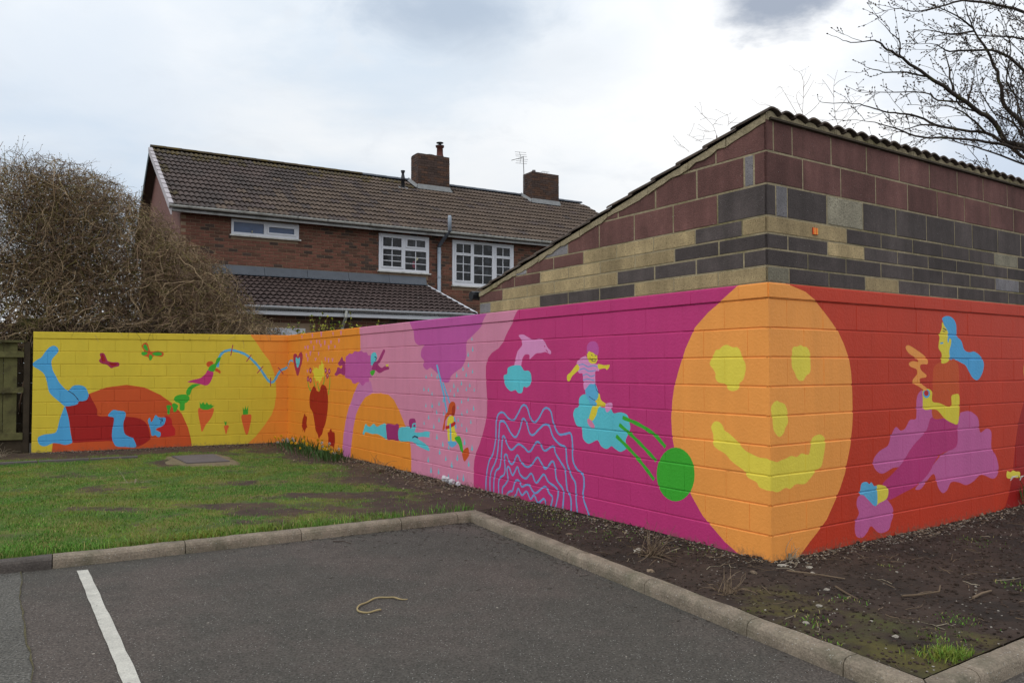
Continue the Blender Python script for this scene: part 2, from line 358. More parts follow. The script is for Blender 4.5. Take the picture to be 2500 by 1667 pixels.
MURAL = '''
L orange 0 0 3624,2266 3626,2101 3720,1987 3850,1781 3980,1610 4065,1389 4102,1193 4111,947 4082,727 4024,557 3897,366 3735,153 3586,14 3508,-151 5082,-223 5068,2294
L rust 0 0 306,-137 308,-23 321,159 413,431 583,736 854,1010 1152,1130 1477,1172 1767,1122 2042,980 2236,825 2410,623 2521,362 2572,149 2591,8 2593,-250
L darkred 1 0 504,804 698,878 854,1021 925,908 1007,737 1028,618 1260,607 1464,595 1670,562 1775,501 1839,407 1883,199 1863,153 1780,88 1646,29 1594,38 1266,154 1065,162 846,160 620,162 609,269 587,447 546,582
L blue 1 0 -2,1560 69,1630 126,1670 200,1792 266,1859 333,1870 382,1815 373,1749 298,1649 280,1571 301,1449 351,1338 420,1205 539,1081 615,1158 713,1175 812,1134 863,1021 864,965 835,909 776,888 717,885 698,845 640,817 504,804 425,873 308,985 249,1074 218,1229 178,1362 110,1439 14,1505
L navy 1 12 548,1075 637,1007 713,900
L blue 1 0 498,805 535,693 566,559 594,336 620,191 611,147 514,122 417,148 321,159 235,118 169,114 111,156 91,244 119,287 204,317 337,334 385,388 420,563 466,717
L blue 1 0 1183,613 1218,680 1269,720 1340,707 1432,693 1467,658 1464,590 1434,488 1436,375 1468,271 1571,210 1596,198 1646,36 1471,44 1328,61 1276,131 1251,223 1253,358 1272,471 1277,561 1260,589
L red 1 0 2111,572 2196,570 2239,511 2251,417 2295,346 2302,264 2275,219 2052,204 2029,309 1986,356 2070,400
L blue 1 0 1837,522 1868,563 1890,486 1921,520 1962,611 2005,575 2058,562 2132,556 2129,479 2092,411 1997,368 1976,334 2051,285 2047,216 2009,201 1967,237 1904,232 1882,337 1849,453
L navy 1 12 2026,545 2058,516 2053,447
L navy 1 14 2069,550 2086,487
L crimson 1 0 1033,1730 1073,1753 1113,1730 1145,1651 1170,1606 1247,1583 1328,1583 1355,1549 1339,1510 1268,1492 1218,1474 1167,1526 1106,1549 1045,1572 1024,1617 1050,1662
L darkred 1 0 1059,1696 1087,1719 1114,1651 1125,1594 1069,1610
L darkred 1 0 1186,1572 1277,1565 1318,1542 1238,1510
L rust 1 0 1716,1883 1757,1937 1810,1930 1842,1838 1874,1780 1990,1793 2076,1765 2087,1724 2045,1684 1928,1700 1897,1653 1855,1611 1823,1676 1760,1699 1718,1733 1759,1780 1738,1826
L green 1 0 1741,1872 1768,1914 1804,1884 1826,1792 1780,1803
L green 1 0 1890,1746 1991,1774 2054,1751 2044,1712 1949,1704
L green 1 0 1844,1722 1886,1711 1897,1676 1876,1618 1845,1641
L green 1 0 1718,1763 1801,1773 1812,1734 1760,1706 1718,1722
L sky 1 45 3028,1489 3060,1680 3126,1772 3239,1818 3353,1802 3537,1731 3700,1585 3817,1439 3936,1255 4007,1194 4066,1217 4136,1340 4195,1426 4278,1462 4314,1492
L crimson 0 16 3301,1922 3280,1814 3263,1705
L crimson 0 16 3641,1731 3595,1663 3549,1597
L crimson 0 16 3864,1512 3806,1439 3748,1371
L crimson 0 16 4002,1287 4003,1115
L crimson 0 16 4142,1487 4195,1418 4243,1352
L green 1 0 2481,1032 2513,1102 2600,1171 2731,1170 2644,1124 2579,1066 2547,972 2493,973
L magenta 1 0 2501,1215 2599,1254 2730,1288 2818,1371 2861,1442 2951,1406 2941,1299 2886,1180 2820,1145 2731,1170 2621,1195
L rust 1 0 2827,1549 2860,1596 2926,1604 2949,1561 2905,1513 2861,1494
L rust 1 0 2983,1477 3073,1429 3078,1369 3029,1398 2977,1430
L green 1 0 2861,1442 2905,1525 2982,1561 3015,1656 3082,1681 3071,1621 3016,1537 2973,1418 2906,1413
L green 1 0 2271,906 2320,964 2428,983 2515,961 2542,890 2495,832 2462,809 2453,692 2377,694 2371,811 2300,847
L green 1 0 2236,790 2279,824 2344,776 2334,730 2313,672 2270,661 2258,732
L green 1 0 2145,769 2183,791 2226,767 2205,698 2200,624 2163,624 2163,699
L coral 1 0 2703,722 2825,695 2958,716 2963,633 2915,515 2828,399 2763,272 2735,402 2698,592
L green 0 0 2717,839 2746,791 2779,838 2813,783 2845,830 2879,777 2923,795 2935,764 2975,763 2935,716 2869,687 2781,689 2725,721
L coral 1 0 3156,365 3185,393 3241,367 3219,292 3193,209 3168,293
L green 0 0 3155,473 3180,441 3202,464 3196,383 3174,379
L coral 1 0 3467,548 3501,583 3570,574 3639,575 3651,507 3618,326 3585,202 3550,203 3503,354 3474,475
L green 0 0 3493,728 3519,662 3541,751 3558,666 3591,755 3588,581 3496,576
M pink 0 0 3591,2294 3602,1254 3508,1211 3323,1039 3133,820 2996,599 2914,379 2865,159 2847,-189 8263,-244 8274,2147
M mauve 0 0 3691,1255 3508,1211 3323,1039 3133,820 2996,599 2914,379 2865,159 2847,-189 3174,-218 3225,146 3277,340 3329,512 3434,728 3591,880 3796,1011 4095,1100 4019,1259
M orange 0 0 4070,1079 4382,1088 4659,1075 4838,1004 5012,860 5183,683 5308,525 5382,367 5403,187 5401,-102 3175,-239 3225,146 3277,340 3329,512 3434,728 3591,880 3796,1011
M magenta 0 0 8123,2187 8085,2131 8020,2076 7927,1963 7806,1849 7738,1761 7641,1695 7499,1645 7412,1584 7368,1491 7362,1367 7377,1243 7391,1089 7388,934 7353,808 7293,681 7219,550 7143,450 7097,351 7082,255 7088,-123 11906,-459 11954,2289
M rose 0 0 806,2088 843,2075 880,2086 866,2041 845,2018 822,2043
M rose 0 0 1370,2102 1412,2088 1453,2099 1437,2044 1413,2014 1388,2045
M rose 0 0 1821,2118 1867,2104 1913,2114 1896,2048 1869,2014 1841,2050
M rose 0 0 2404,2092 2435,2080 2465,2090 2453,2044 2436,2019 2417,2045
M rose 0 0 2768,2098 2803,2086 2838,2095 2825,2039 2804,2009 2783,2040
M rose 0 0 1261,1976 1310,1963 1359,1973 1340,1930 1312,1907 1282,1932
M rose 0 0 1571,1988 1605,1975 1638,1986 1625,1931 1606,1902 1585,1932
M rose 0 0 1973,1962 2012,1949 2050,1959 2036,1894 2014,1859 1990,1895
M rose 0 0 2271,1950 2314,1938 2357,1948 2341,1901 2315,1877 2289,1903
M rose 0 0 2647,1970 2676,1958 2706,1968 2695,1911 2677,1881 2659,1912
M rose 0 0 949,1887 993,1874 1036,1885 1020,1841 994,1818 968,1842
M rose 0 0 1086,1894 1136,1880 1186,1891 1167,1835 1138,1805 1107,1836
M rose 0 0 1416,1883 1450,1870 1484,1881 1472,1814 1452,1778 1431,1815
M rose 0 0 1779,1907 1819,1894 1858,1905 1843,1857 1820,1831 1796,1858
M rose 0 0 2159,1872 2204,1859 2247,1869 2231,1811 2205,1779 2178,1812
M rose 0 0 2468,1862 2499,1850 2529,1860 2517,1820 2500,1798 2481,1821
M rose 0 0 1024,1749 1068,1736 1110,1748 1094,1691 1069,1661 1043,1692
M rose 0 0 1230,1791 1279,1778 1328,1790 1310,1721 1281,1685 1251,1722
M rose 0 0 1675,1762 1709,1749 1742,1761 1729,1712 1710,1686 1690,1713
M rose 0 0 1098,1680 1140,1667 1183,1679 1167,1616 1142,1583 1116,1617
M rose 0 0 1509,1660 1557,1648 1604,1659 1585,1617 1558,1594 1529,1617
M rose 0 0 2017,1664 2049,1652 2081,1663 2069,1609 2050,1581 2031,1610
M rose 0 0 2169,1648 2207,1636 2244,1647 2231,1582 2209,1548 2185,1583
M rose 0 0 2350,1644 2393,1632 2435,1643 2419,1596 2394,1571 2368,1597
M rose 0 0 1718,1976 1751,1964 1784,1974 1772,1914 1753,1882 1732,1915
M rose 0 0 1088,1447 1131,1435 1173,1447 1157,1403 1132,1379 1106,1403
M sky 1 35 -151,1462 -30,1488 73,1590 207,1620 301,1594
M crimson 1 0 322,1715 399,1747 514,1737 591,1686 665,1748 776,1770 850,1732 853,1634 745,1486 576,1317 444,1437 340,1588
M cyan 1 0 454,1663 538,1674 599,1641 666,1680 712,1648 684,1561 573,1474 480,1562
M green 1 30 1149,1244 1208,1125 1328,1051
M green 1 30 1461,1319 1497,1178 1553,1120
M green 1 30 2023,1324 1992,1232 1910,1138
M green 1 30 2262,1326 2264,1190 2205,1008
M green 1 30 1665,1204 1714,1111 1767,1061
M darkred 1 0 1294,1007 1430,1129 1532,1136 1621,1067 1768,1054 1832,1137 1929,1180 2089,1142 2167,1030 2188,872 2148,666 2068,502 1974,405 1911,309 1814,257 1749,217 1682,294 1580,357 1510,517 1404,677 1285,744 1247,886
M yellow 0 0 1423,1509 1506,1462 1613,1485 1708,1450 1759,1532 1825,1508 1875,1624 1929,1531 1987,1542 1956,1462 2053,1416 1983,1392 2010,1324 1907,1311 1862,1253 1804,1229 1765,1182 1698,1251 1598,1226 1529,1296 1461,1296 1480,1355 1376,1414 1458,1438
M crimson 1 0 1348,1426 1331,1389 1287,1373 1242,1388 1223,1426 1241,1463 1285,1478 1329,1463
M rose 1 0 1314,1426 1300,1407 1272,1407 1258,1426 1272,1444 1300,1444
M crimson 1 0 1233,1269 1215,1232 1171,1216 1125,1231 1106,1268 1124,1306 1169,1322 1214,1307
M rose 1 0 1198,1269 1184,1250 1156,1250 1141,1268 1155,1287 1183,1288
M crimson 1 0 1366,1247 1348,1210 1304,1194 1260,1208 1240,1245 1258,1283 1302,1299 1347,1284
M rose 1 0 1331,1247 1318,1228 1290,1227 1275,1246 1289,1265 1317,1265
M crimson 1 0 2123,1427 2106,1392 2066,1377 2025,1391 2008,1427 2024,1463 2065,1478 2105,1463
M rose 1 0 2091,1427 2078,1409 2053,1409 2040,1427 2052,1445 2078,1445
M crimson 1 0 2298,1416 2282,1381 2243,1366 2203,1381 2186,1416 2202,1451 2241,1466 2281,1451
M rose 1 0 2267,1416 2255,1399 2230,1398 2217,1416 2229,1434 2254,1434
M crimson 1 0 2206,1337 2190,1301 2150,1286 2110,1300 2092,1336 2109,1371 2148,1386 2189,1372
M rose 1 0 2174,1336 2162,1319 2137,1318 2124,1336 2136,1354 2162,1354
M darkred 1 0 983,622 1055,577 1127,568 1094,422 1145,389 1060,347 990,270 952,328 881,275 894,337 842,383 876,507 926,558
M darkred 1 0 2320,427 2412,377 2503,372 2523,241 2477,105 2416,133 2324,136 2262,176 2200,171 2217,263 2178,350 2259,367
M orchid 1 0 2958,1331 2982,1634 3066,1676 3149,1707 3260,1699 3368,1740 3502,1729 3634,1741 3737,1712 3839,1717 3916,1664 4016,1643 4043,1340 3944,1319 3945,1258 3819,1246 3692,1189 3587,1233 3508,1242 3401,1219 3293,1224 3238,1270 3155,1290 2986,1310
M plum 1 0 2488,1361 2577,1417 2636,1483 2824,1472 2635,1539 2723,1593 2821,1658 2880,1592 2954,1570 2957,1353 2755,1374 2579,1339
M orange 1 0 2707,1483 2800,1514 2846,1496 2789,1461
M cyan 1 0 4007,1542 4015,1663 4089,1706 4186,1705 4235,1640 4212,1581 4139,1521 4042,1511
M navy 1 20 4148,1641 4216,1620 4178,1581
M green 1 0 4003,1421 4164,1441 4150,1391 4068,1350 3993,1380
M plum 1 0 4129,1561 4260,1580 4377,1678 4470,1745 4531,1734 4517,1699 4448,1637 4331,1550 4284,1520 4403,1471 4519,1496 4656,1496 4665,1451 4519,1432 4333,1392 4189,1431 4052,1441 4066,1491
M yellow 0 0 4541,1529 4601,1519 4664,1532 4633,1505 4665,1484 4601,1496 4556,1484 4574,1509
M cyan 1 0 3700,433 3760,529 3826,600 3902,568 4002,570 4124,618 4245,579 4386,617 4572,628 4596,418 4435,444 4246,470 4052,457 3827,472 3751,420
M plum 1 0 4572,632 4752,648 4840,640 4949,666 5005,635 5014,580 4994,425 4798,423 4619,410 4586,494
M cyan 1 0 5010,602 5348,638 5509,585 5705,592 5820,614 5951,614 5940,570 5933,540 5744,535 5589,506 5820,447 5933,395 5933,360 5821,368 5589,402 5430,443 5184,428 5007,429
M navy 1 20 5438,498 5510,525 5608,511
M cyan 1 0 5381,649 5429,706 5529,717 5541,641 5489,583 5397,613
M plum 1 0 5327,728 5388,762 5508,765 5533,712 5445,698 5397,623 5340,655
M plum 1 30 5461,663 5525,676
M orchid 1 0 5360,2269 5361,2122 5463,1989 5503,1842 5622,1784 5777,1780 5701,1711 5693,1622 5778,1567 5759,1496 5854,1443 5967,1469 6114,1417 6221,1358 6292,1290 6466,1284 6517,1360 6668,1428 6798,1477 6863,1542 6911,1622 6911,1784 7021,1845 7235,1949 7325,2039 7413,2127 7443,2203
M rain 0 0 7043,1857 7051,1831 7059,1814 7043,1800 7026,1815 7035,1832
M rain 0 0 7061,1738 7072,1704 7083,1680 7061,1662 7040,1681 7050,1704
M rain 0 0 6952,1675 6962,1641 6973,1619 6952,1601 6931,1620 6941,1642
M rain 0 0 6958,1544 6968,1512 6978,1491 6958,1473 6938,1491 6948,1512
M rain 0 0 6824,1495 6834,1464 6844,1443 6824,1426 6805,1443 6814,1464
M rain 0 0 7058,1460 7067,1432 7076,1413 7058,1397 7040,1412 7049,1432
M rain 0 0 5836,1388 5846,1358 5857,1338 5836,1321 5815,1338 5825,1358
M rain 0 0 5996,1414 6006,1385 6016,1367 5997,1351 5977,1366 5987,1385
M rain 0 0 6150,1399 6162,1362 6175,1337 6150,1316 6125,1336 6137,1361
M rain 0 0 6668,1419 6679,1385 6690,1363 6668,1343 6645,1362 6656,1385
M rain 0 0 6901,1423 6911,1391 6921,1370 6901,1352 6881,1370 6891,1391
M rain 0 0 5779,1223 5791,1190 5803,1168 5780,1149 5756,1167 5768,1189
M rain 0 0 5912,1215 5923,1184 5934,1163 5912,1145 5890,1162 5901,1183
M rain 0 0 6012,1163 6022,1134 6032,1114 6012,1097 5992,1113 6002,1133
M rain 0 0 6507,1215 6516,1188 6525,1170 6507,1155 6489,1169 6498,1188
M rain 0 0 6601,1288 6613,1252 6625,1229 6601,1208 6578,1228 6589,1252
M rain 0 0 6701,1235 6712,1201 6723,1179 6701,1160 6679,1178 6690,1201
M rain 0 0 6792,1317 6802,1285 6813,1263 6792,1245 6771,1263 6782,1284
M rain 0 0 6911,1244 6920,1214 6930,1194 6911,1176 6891,1193 6901,1213
M rain 0 0 6996,1292 7005,1263 7014,1244 6996,1228 6977,1244 6987,1263
M rain 0 0 7098,1236 7106,1209 7115,1191 7098,1176 7081,1191 7089,1209
M rain 0 0 5837,999 5847,971 5857,952 5837,935 5817,950 5827,970
M rain 0 0 6012,1015 6025,978 6038,954 6013,932 5987,952 6000,977
M rain 0 0 6204,1046 6216,1011 6228,988 6205,967 6181,986 6192,1010
M rain 0 0 6321,1091 6332,1058 6343,1036 6321,1016 6298,1034 6310,1057
M rain 0 0 6608,1164 6618,1133 6628,1112 6608,1094 6588,1111 6598,1132
M rain 0 0 6792,1085 6802,1056 6811,1037 6792,1020 6773,1036 6783,1056
M rain 0 0 6952,1113 6960,1086 6969,1068 6952,1052 6934,1066 6943,1085
M rain 0 0 6701,1005 6709,979 6718,962 6701,946 6684,960 6692,978
M rain 0 0 7082,1021 7093,988 7104,965 7082,945 7061,963 7072,987
M rain 0 0 6133,932 6145,897 6157,874 6133,853 6109,872 6121,896
M rain 0 0 5913,851 5925,817 5937,795 5913,774 5889,792 5901,816
M rain 0 0 6328,920 6339,888 6350,868 6328,849 6307,866 6318,887
M rain 0 0 6799,931 6808,902 6817,883 6799,866 6780,881 6789,901
M rain 0 0 6926,967 6935,940 6944,922 6926,906 6909,920 6918,939
M rain 0 0 5781,758 5791,730 5801,712 5781,695 5761,709 5771,729
M rain 0 0 6205,834 6217,798 6230,774 6205,752 6180,771 6192,797
M rain 0 0 6061,739 6073,704 6085,681 6061,659 6037,678 6049,702
M rain 0 0 6707,856 6718,824 6729,803 6708,784 6686,801 6697,823
M rain 0 0 7020,847 7030,817 7039,798 7020,780 7001,795 7011,816
M rain 0 0 6152,614 6166,573 6180,546 6152,521 6123,542 6138,571
M rain 0 0 6311,530 6325,492 6338,466 6312,442 6285,462 6298,490
M rain 0 0 6799,789 6807,764 6816,747 6799,731 6782,745 6790,763
M rain 0 0 6917,749 6928,715 6939,693 6917,672 6895,690 6906,714
M rain 0 0 6863,603 6877,560 6891,532 6863,505 6835,527 6849,558
M rain 0 0 7045,543 7058,502 7071,476 7045,450 7019,471 7032,500
M rain 0 0 5904,294 5919,251 5934,223 5904,195 5873,217 5888,248
M rain 0 0 6224,423 6238,383 6252,357 6224,331 6196,351 6210,381
M rain 0 0 6467,500 6480,462 6493,437 6467,413 6441,433 6454,460
M rain 0 0 6392,350 6404,313 6417,289 6392,266 6366,284 6379,311
M rain 0 0 6545,291 6561,246 6576,217 6545,188 6515,211 6530,243
M rain 0 0 6685,393 6699,350 6714,322 6685,294 6656,316 6670,347
M rain 0 0 6964,345 6977,304 6991,278 6964,252 6937,272 6951,302
M rain 0 0 5989,163 6005,121 6020,93 5990,65 5959,87 5974,118
M rain 0 0 6196,166 6210,125 6224,99 6196,73 6168,93 6182,122
M rain 0 0 6461,125 6474,87 6487,63 6461,38 6435,57 6448,84
M rain 0 0 6695,141 6707,105 6719,82 6695,59 6671,76 6683,103
M rain 0 0 6841,159 6855,115 6870,87 6841,58 6811,80 6826,112
M sky 0 40 6142,1512 6328,1138 6425,872 6501,742 6525,528
M sky 0 30 6310,1282 6397,1157 6500,1009
M sky 0 30 6608,848 6635,767 6652,702
M rust 1 0 6432,906 6483,1009 6568,1042 6635,1014 6635,915 6585,855 6501,867 6449,840 6381,786 6363,684 6301,663 6346,784 6380,870
M brick 1 0 6551,953 6601,996 6628,964 6615,881 6551,858
M yellow 1 0 6466,841 6585,855 6602,765 6635,668 6685,606 6602,534 6467,523 6433,621 6426,755
M red 1 0 6391,719 6467,732 6618,791 6635,750 6501,701 6398,678
M sky 0 35 6501,759 6525,528
M sky 1 0 6440,521 6552,538 6668,531 6652,497 6562,460 6484,475
M green 1 0 6618,576 6685,609 6750,611 6799,549 6831,438 6815,405 6766,433 6717,510
M rust 1 0 6808,412 6863,465 6952,489 6973,403 6911,341 6857,312 6815,364
M palepink 1 0 8057,1830 8142,1837 8215,1812 8339,1773 8461,1783 8546,1747 8597,1685 8656,1644 8646,1611 8563,1636 8478,1627 8391,1623 8321,1589 8267,1563 8260,1610 8177,1612 8122,1560 8093,1477 7973,1466 7992,1561 8041,1656 8123,1717 8105,1780
M magenta 0 12 8539,1701 8553,1692
M magenta 0 10 8566,1660 8606,1635
M cyan 1 0 7761,1315 7753,1380 7820,1402 7839,1466 7954,1494 8093,1493 8158,1439 8249,1435 8295,1384 8284,1292 8212,1253 8150,1258 8121,1195 8047,1187 7991,1219 7896,1204 7800,1252
M wave 1 23 7363,-80 7363,-14 7372,187 7435,370 7518,466 7579,646 7592,843 7640,933 7740,955 7857,890 7952,880 8046,963 8113,1039 8175,1058 8229,1023 8282,923 8352,876 8439,931 8525,1025 8593,1042 8659,1002 8701,886 8788,784 8899,791 8986,803 9016,714 9021,544 9081,456 9185,402 9198,301 9183,188 9269,35 9325,-84
M wave 1 23 7455,-90 7455,-13 7464,219 7579,384 7627,541 7660,782 7680,848 7779,843 7894,733 7989,693 8075,787 8119,889 8163,906 8210,857 8263,758 8334,742 8439,810 8541,866 8625,852 8690,748 8803,678 8904,648 8928,497 9004,372 9064,304 9072,136 9112,-83
M wave 1 23 7545,-99 7537,118 7578,265 7667,328 7699,482 7719,656 7759,685 7817,599 7913,544 8045,618 8155,595 8262,553 8386,665 8455,660 8540,588 8690,650 8738,576 8833,488 8896,417 8926,230 8987,143 8985,-84
M wave 1 23 7658,-104 7638,109 7666,199 7757,252 7777,340 7758,455 7805,481 7855,411 7931,387 8025,495 8099,425 8208,384 8297,414 8403,505 8471,461 8555,400 8672,491 8721,437 8752,305 8857,221 8862,106 8830,-81
M wave 1 23 7737,-114 7718,76 7777,137 7835,207 7816,322 7862,344 7931,261 8025,365 8080,288 8189,255 8297,322 8384,231 8521,337 8605,268 8736,225 8774,152 8685,-74
M wave 1 23 7826,-112 7815,24 7873,74 7930,92 7987,204 8061,213 8116,158 8243,194 8366,118 8538,210 8621,151 8676,100 8586,-100
M wave 1 23 7948,-105 7968,24 8005,60 8043,128 8116,64 8207,118 8278,45 8348,95 8417,24 8520,79 8553,34 8529,-98
M cyan 1 0 9039,962 9030,1009 9061,1058 9115,1079 9131,1164 9206,1204 9322,1189 9435,1092 9599,1081 9647,1038 9745,1052 9836,1030 9861,970 9873,902 9808,793 9833,734 9742,683 9663,703 9610,725 9542,692 9459,713 9404,766 9275,721 9187,765 9165,866 9084,889
M yellow 1 0 9393,1209 9436,1219 9463,1156 9532,1123 9545,1087 9462,1093 9420,1073 9392,1008 9334,950 9277,956 9306,1031 9335,1088 9378,1126
M sky 1 0 9242,1288 9309,1317 9374,1313 9422,1228 9407,1164 9373,1144 9401,1118 9364,1089 9307,1105 9278,1150 9235,1195 9221,1251
M navy 1 6 9374,1309 9394,1255 9436,1219
M navy 1 6 9279,1187 9336,1161 9373,1153
M palepink 1 0 9089,1513 9149,1560 9238,1583 9281,1530 9396,1502 9433,1502 9438,1438 9381,1429 9374,1318 9294,1308 9212,1247 9192,1334 9178,1409 9118,1418
M wave 1 10 9119,1494 9193,1503 9266,1478 9353,1489 9424,1474
M wave 1 10 9130,1447 9208,1460 9281,1434 9387,1441
M wave 1 10 9184,1390 9251,1404 9309,1382 9375,1397
M wave 1 10 9192,1344 9265,1356 9366,1342
M yellow 1 0 9095,1503 9133,1456 9073,1418 9011,1380 8971,1331 8934,1341 8934,1389 8996,1427
M yellow 1 0 9424,1502 9521,1492 9590,1496 9581,1465 9549,1447 9521,1462 9432,1456
M yellow 1 0 9256,1614 9282,1632 9326,1619 9405,1603 9405,1529 9368,1508 9310,1512 9267,1549
M orchid 1 0 9253,1624 9259,1689 9312,1724 9384,1722 9431,1675 9428,1602 9397,1590 9326,1626 9282,1627 9262,1605
M navy 1 7 9320,1595 9340,1587
M navy 1 7 9374,1588 9394,1583
M navy 1 7 9296,1567 9331,1537 9371,1530 9396,1544
M navy 1 7 9331,1556 9376,1548
M rose 1 0 9256,964 9306,958 9362,906 9354,878 9305,884 9262,918
M palepink 1 0 9524,1113 9587,1137 9627,1126 9613,1081 9558,1043 9531,1060
M rose 0 8 9567,1119 9586,1091
M green 1 35 9771,1004 9986,952 10190,872 10323,775
M green 1 35 9723,936 9885,851 10057,745 10204,644
M green 1 35 9677,827 9858,719 10031,599 10178,475
M tangerine 0 0 11195,2151 11139,2112 10965,2005 10825,1922 10679,1804 10571,1632 10492,1456 10435,1310 10407,1180 10394,1033 10403,887 10439,728 10482,604 10545,499 10639,370 10741,244 10861,157 10977,72 11108,4 11180,-95 11574,-149 11611,2126
M green 0 0 10659,576 10653,525 10637,476 10611,430 10576,390 10535,357 10488,334 10439,321 10389,320 10341,330 10297,352 10261,385 10234,426 10217,474 10212,526 10218,579 10236,631 10265,678 10302,719 10346,751 10394,772 10444,782 10494,780 10540,767 10581,744 10614,711 10639,671 10654,625
M lemon 1 0 10869,1456 10835,1495 10850,1534 10881,1579 10901,1610 10940,1617 10970,1639 11018,1650 11075,1629 11122,1628 11152,1596 11169,1544 11196,1507 11201,1448 11176,1374 11139,1344 11129,1299 11072,1280 11023,1294 10995,1335 10927,1347 10894,1380 10894,1418
M lemon 1 0 10842,979 10873,1024 10922,1030 10961,1002 10980,965 11027,943 11086,904 11122,877 11168,836 11213,811 11302,783 11329,778 11389,777 11420,768 11490,766 11486,545 11417,536 11368,539 11316,554 11290,587 11210,614 11175,661 11101,697 11043,730 10987,777 10909,808 10866,843 10862,919
R tangerine 0 0 -59,2146 187,2120 444,2065 589,1997 686,1925 798,1837 886,1762 962,1662 1025,1553 1056,1428 1071,1271 1074,1114 1062,974 1031,819 988,698 946,593 878,476 798,376 694,251 568,161 470,99 349,13 253,-104 -103,-107
R lemon 1 0 279,1578 280,1608 304,1630 339,1630 387,1643 422,1632 470,1625 505,1580 511,1505 506,1431 453,1401 416,1364 368,1365 333,1387 311,1424 277,1468 271,1520
R lemon 1 0 14,1155 43,1197 88,1213 122,1202 178,1186 207,1142 215,1091 216,1040 186,1005 162,963 116,936 72,960 39,1004 30,1076
R lemon 1 0 -86,776 -3,768 79,748 124,759 181,767 250,784 319,772 379,795 462,781 487,828 513,901 575,928 636,928 685,892 684,839 656,736 630,677 556,645 481,592 409,554 303,562 233,532 176,544 85,520 -8,539 -91,547
R darkred 0 0 4152,1096 4024,903 3951,712 3900,520 3872,368 3781,183 3694,58 3528,-95 3600,-200 9000,-200 9000,600 8200,1000 7000,1450 5600,1550
R rorchid 1 0 2168,1251 2071,1202 2050,1049 2032,999 1939,994 1860,922 1783,909 1710,942 1633,867 1587,788 1456,747 1369,688 1361,625 1422,572 1507,553 1653,588 1803,601 1929,718 2121,825 2285,920 2340,1074 2178,1088
R rorchid 1 0 2780,1015 2959,1042 3085,1014 3175,955 3207,825 3341,856 3435,814 3428,664 3520,564 3566,448 3511,367 3414,356 3207,410 3057,358 2911,334 2771,372 2632,384 2561,320 2476,297 2395,360 2350,468 2301,480 2202,428 2104,368 2010,377 2171,465 2439,635 2680,708 2738,847 2742,954
R rplum 1 0 2305,1003 2520,989 2760,971 2773,846 2732,705 2440,652 2237,494 2042,407 1825,360 1572,318 1560,408 1490,462 1652,539 1835,641 1993,765 2219,889
R rust 1 0 2353,1422 2389,1483 2507,1518 2679,1536 2783,1510 2821,1420 2820,1131 2807,988 2554,988 2328,1005 2339,1231
R yellow 1 0 2166,1182 2168,1251 2249,1270 2330,1239 2333,1152 2458,1132 2661,1091 2672,1188 2735,1208 2816,1200 2818,1095 2787,931 2689,935 2554,979 2422,1063 2324,1078 2178,1083
R blue 1 0 2290,1223 2278,1200 2248,1186 2212,1187 2184,1202 2174,1225 2185,1248 2215,1262 2251,1261 2280,1246
R red 1 0 2267,1228 2255,1210 2227,1203 2200,1212 2190,1230 2202,1248 2229,1255 2257,1247
R tangerine 1 0 1894,1643 1947,1664 2086,1620 2212,1569 2259,1526 2248,1495 2177,1495 2129,1483 2143,1440 2231,1396 2221,1374 2124,1363 2139,1320 2233,1276 2216,1250 2106,1290 2012,1322 2007,1356 2078,1406 2064,1449 1971,1471 1941,1500 2004,1522 2098,1517 2037,1559 1944,1593
R blue 1 0 2533,1926 2627,1952 2730,1932 2790,1871 2800,1763 2880,1719 2930,1638 3020,1611 3130,1618 3259,1567 3312,1492 3270,1399 3174,1338 3064,1372 2959,1474 2871,1506 2749,1537 2645,1542 2579,1616 2569,1794 2555,1882
R yellow 1 0 2532,1890 2571,1856 2637,1795 2617,1723 2634,1697 2659,1738 2686,1725 2678,1680 2648,1617 2652,1545 2592,1509 2497,1506 2510,1589 2455,1650 2475,1738 2470,1765 2519,1828
R blue 0 14 2487,1689 2541,1695
R navy 0 10 2547,1832 2607,1816
R navy 0 7 2539,1807 2586,1801
R rorchid 1 0 1153,397 1221,383 1357,291 1442,314 1529,335 1600,291 1651,229 1640,165 1609,119 1578,66 1491,47 1406,62 1310,124 1253,80 1184,45 1103,59 1073,117 1085,193 1135,250 1105,316 1112,369
R lemon 1 0 1390,447 1475,456 1575,415 1558,335 1442,306 1399,302
R sky 1 0 1160,451 1183,496 1252,501 1293,479 1321,493 1362,457 1404,446 1408,301 1357,291 1288,337 1207,392 1153,405
R lemon 1 0 3730,369 3752,406 3812,388 3874,402 3935,386 4018,376 4028,327 3994,316 3891,328 3829,323 3748,333
R lemon 1 0 4640,1423 4617,1514 4550,1587 4454,1628 4347,1628 4251,1587 4184,1514 4160,1423 4184,1332 4251,1259 4347,1218 4454,1218 4550,1259 4617,1332
'''
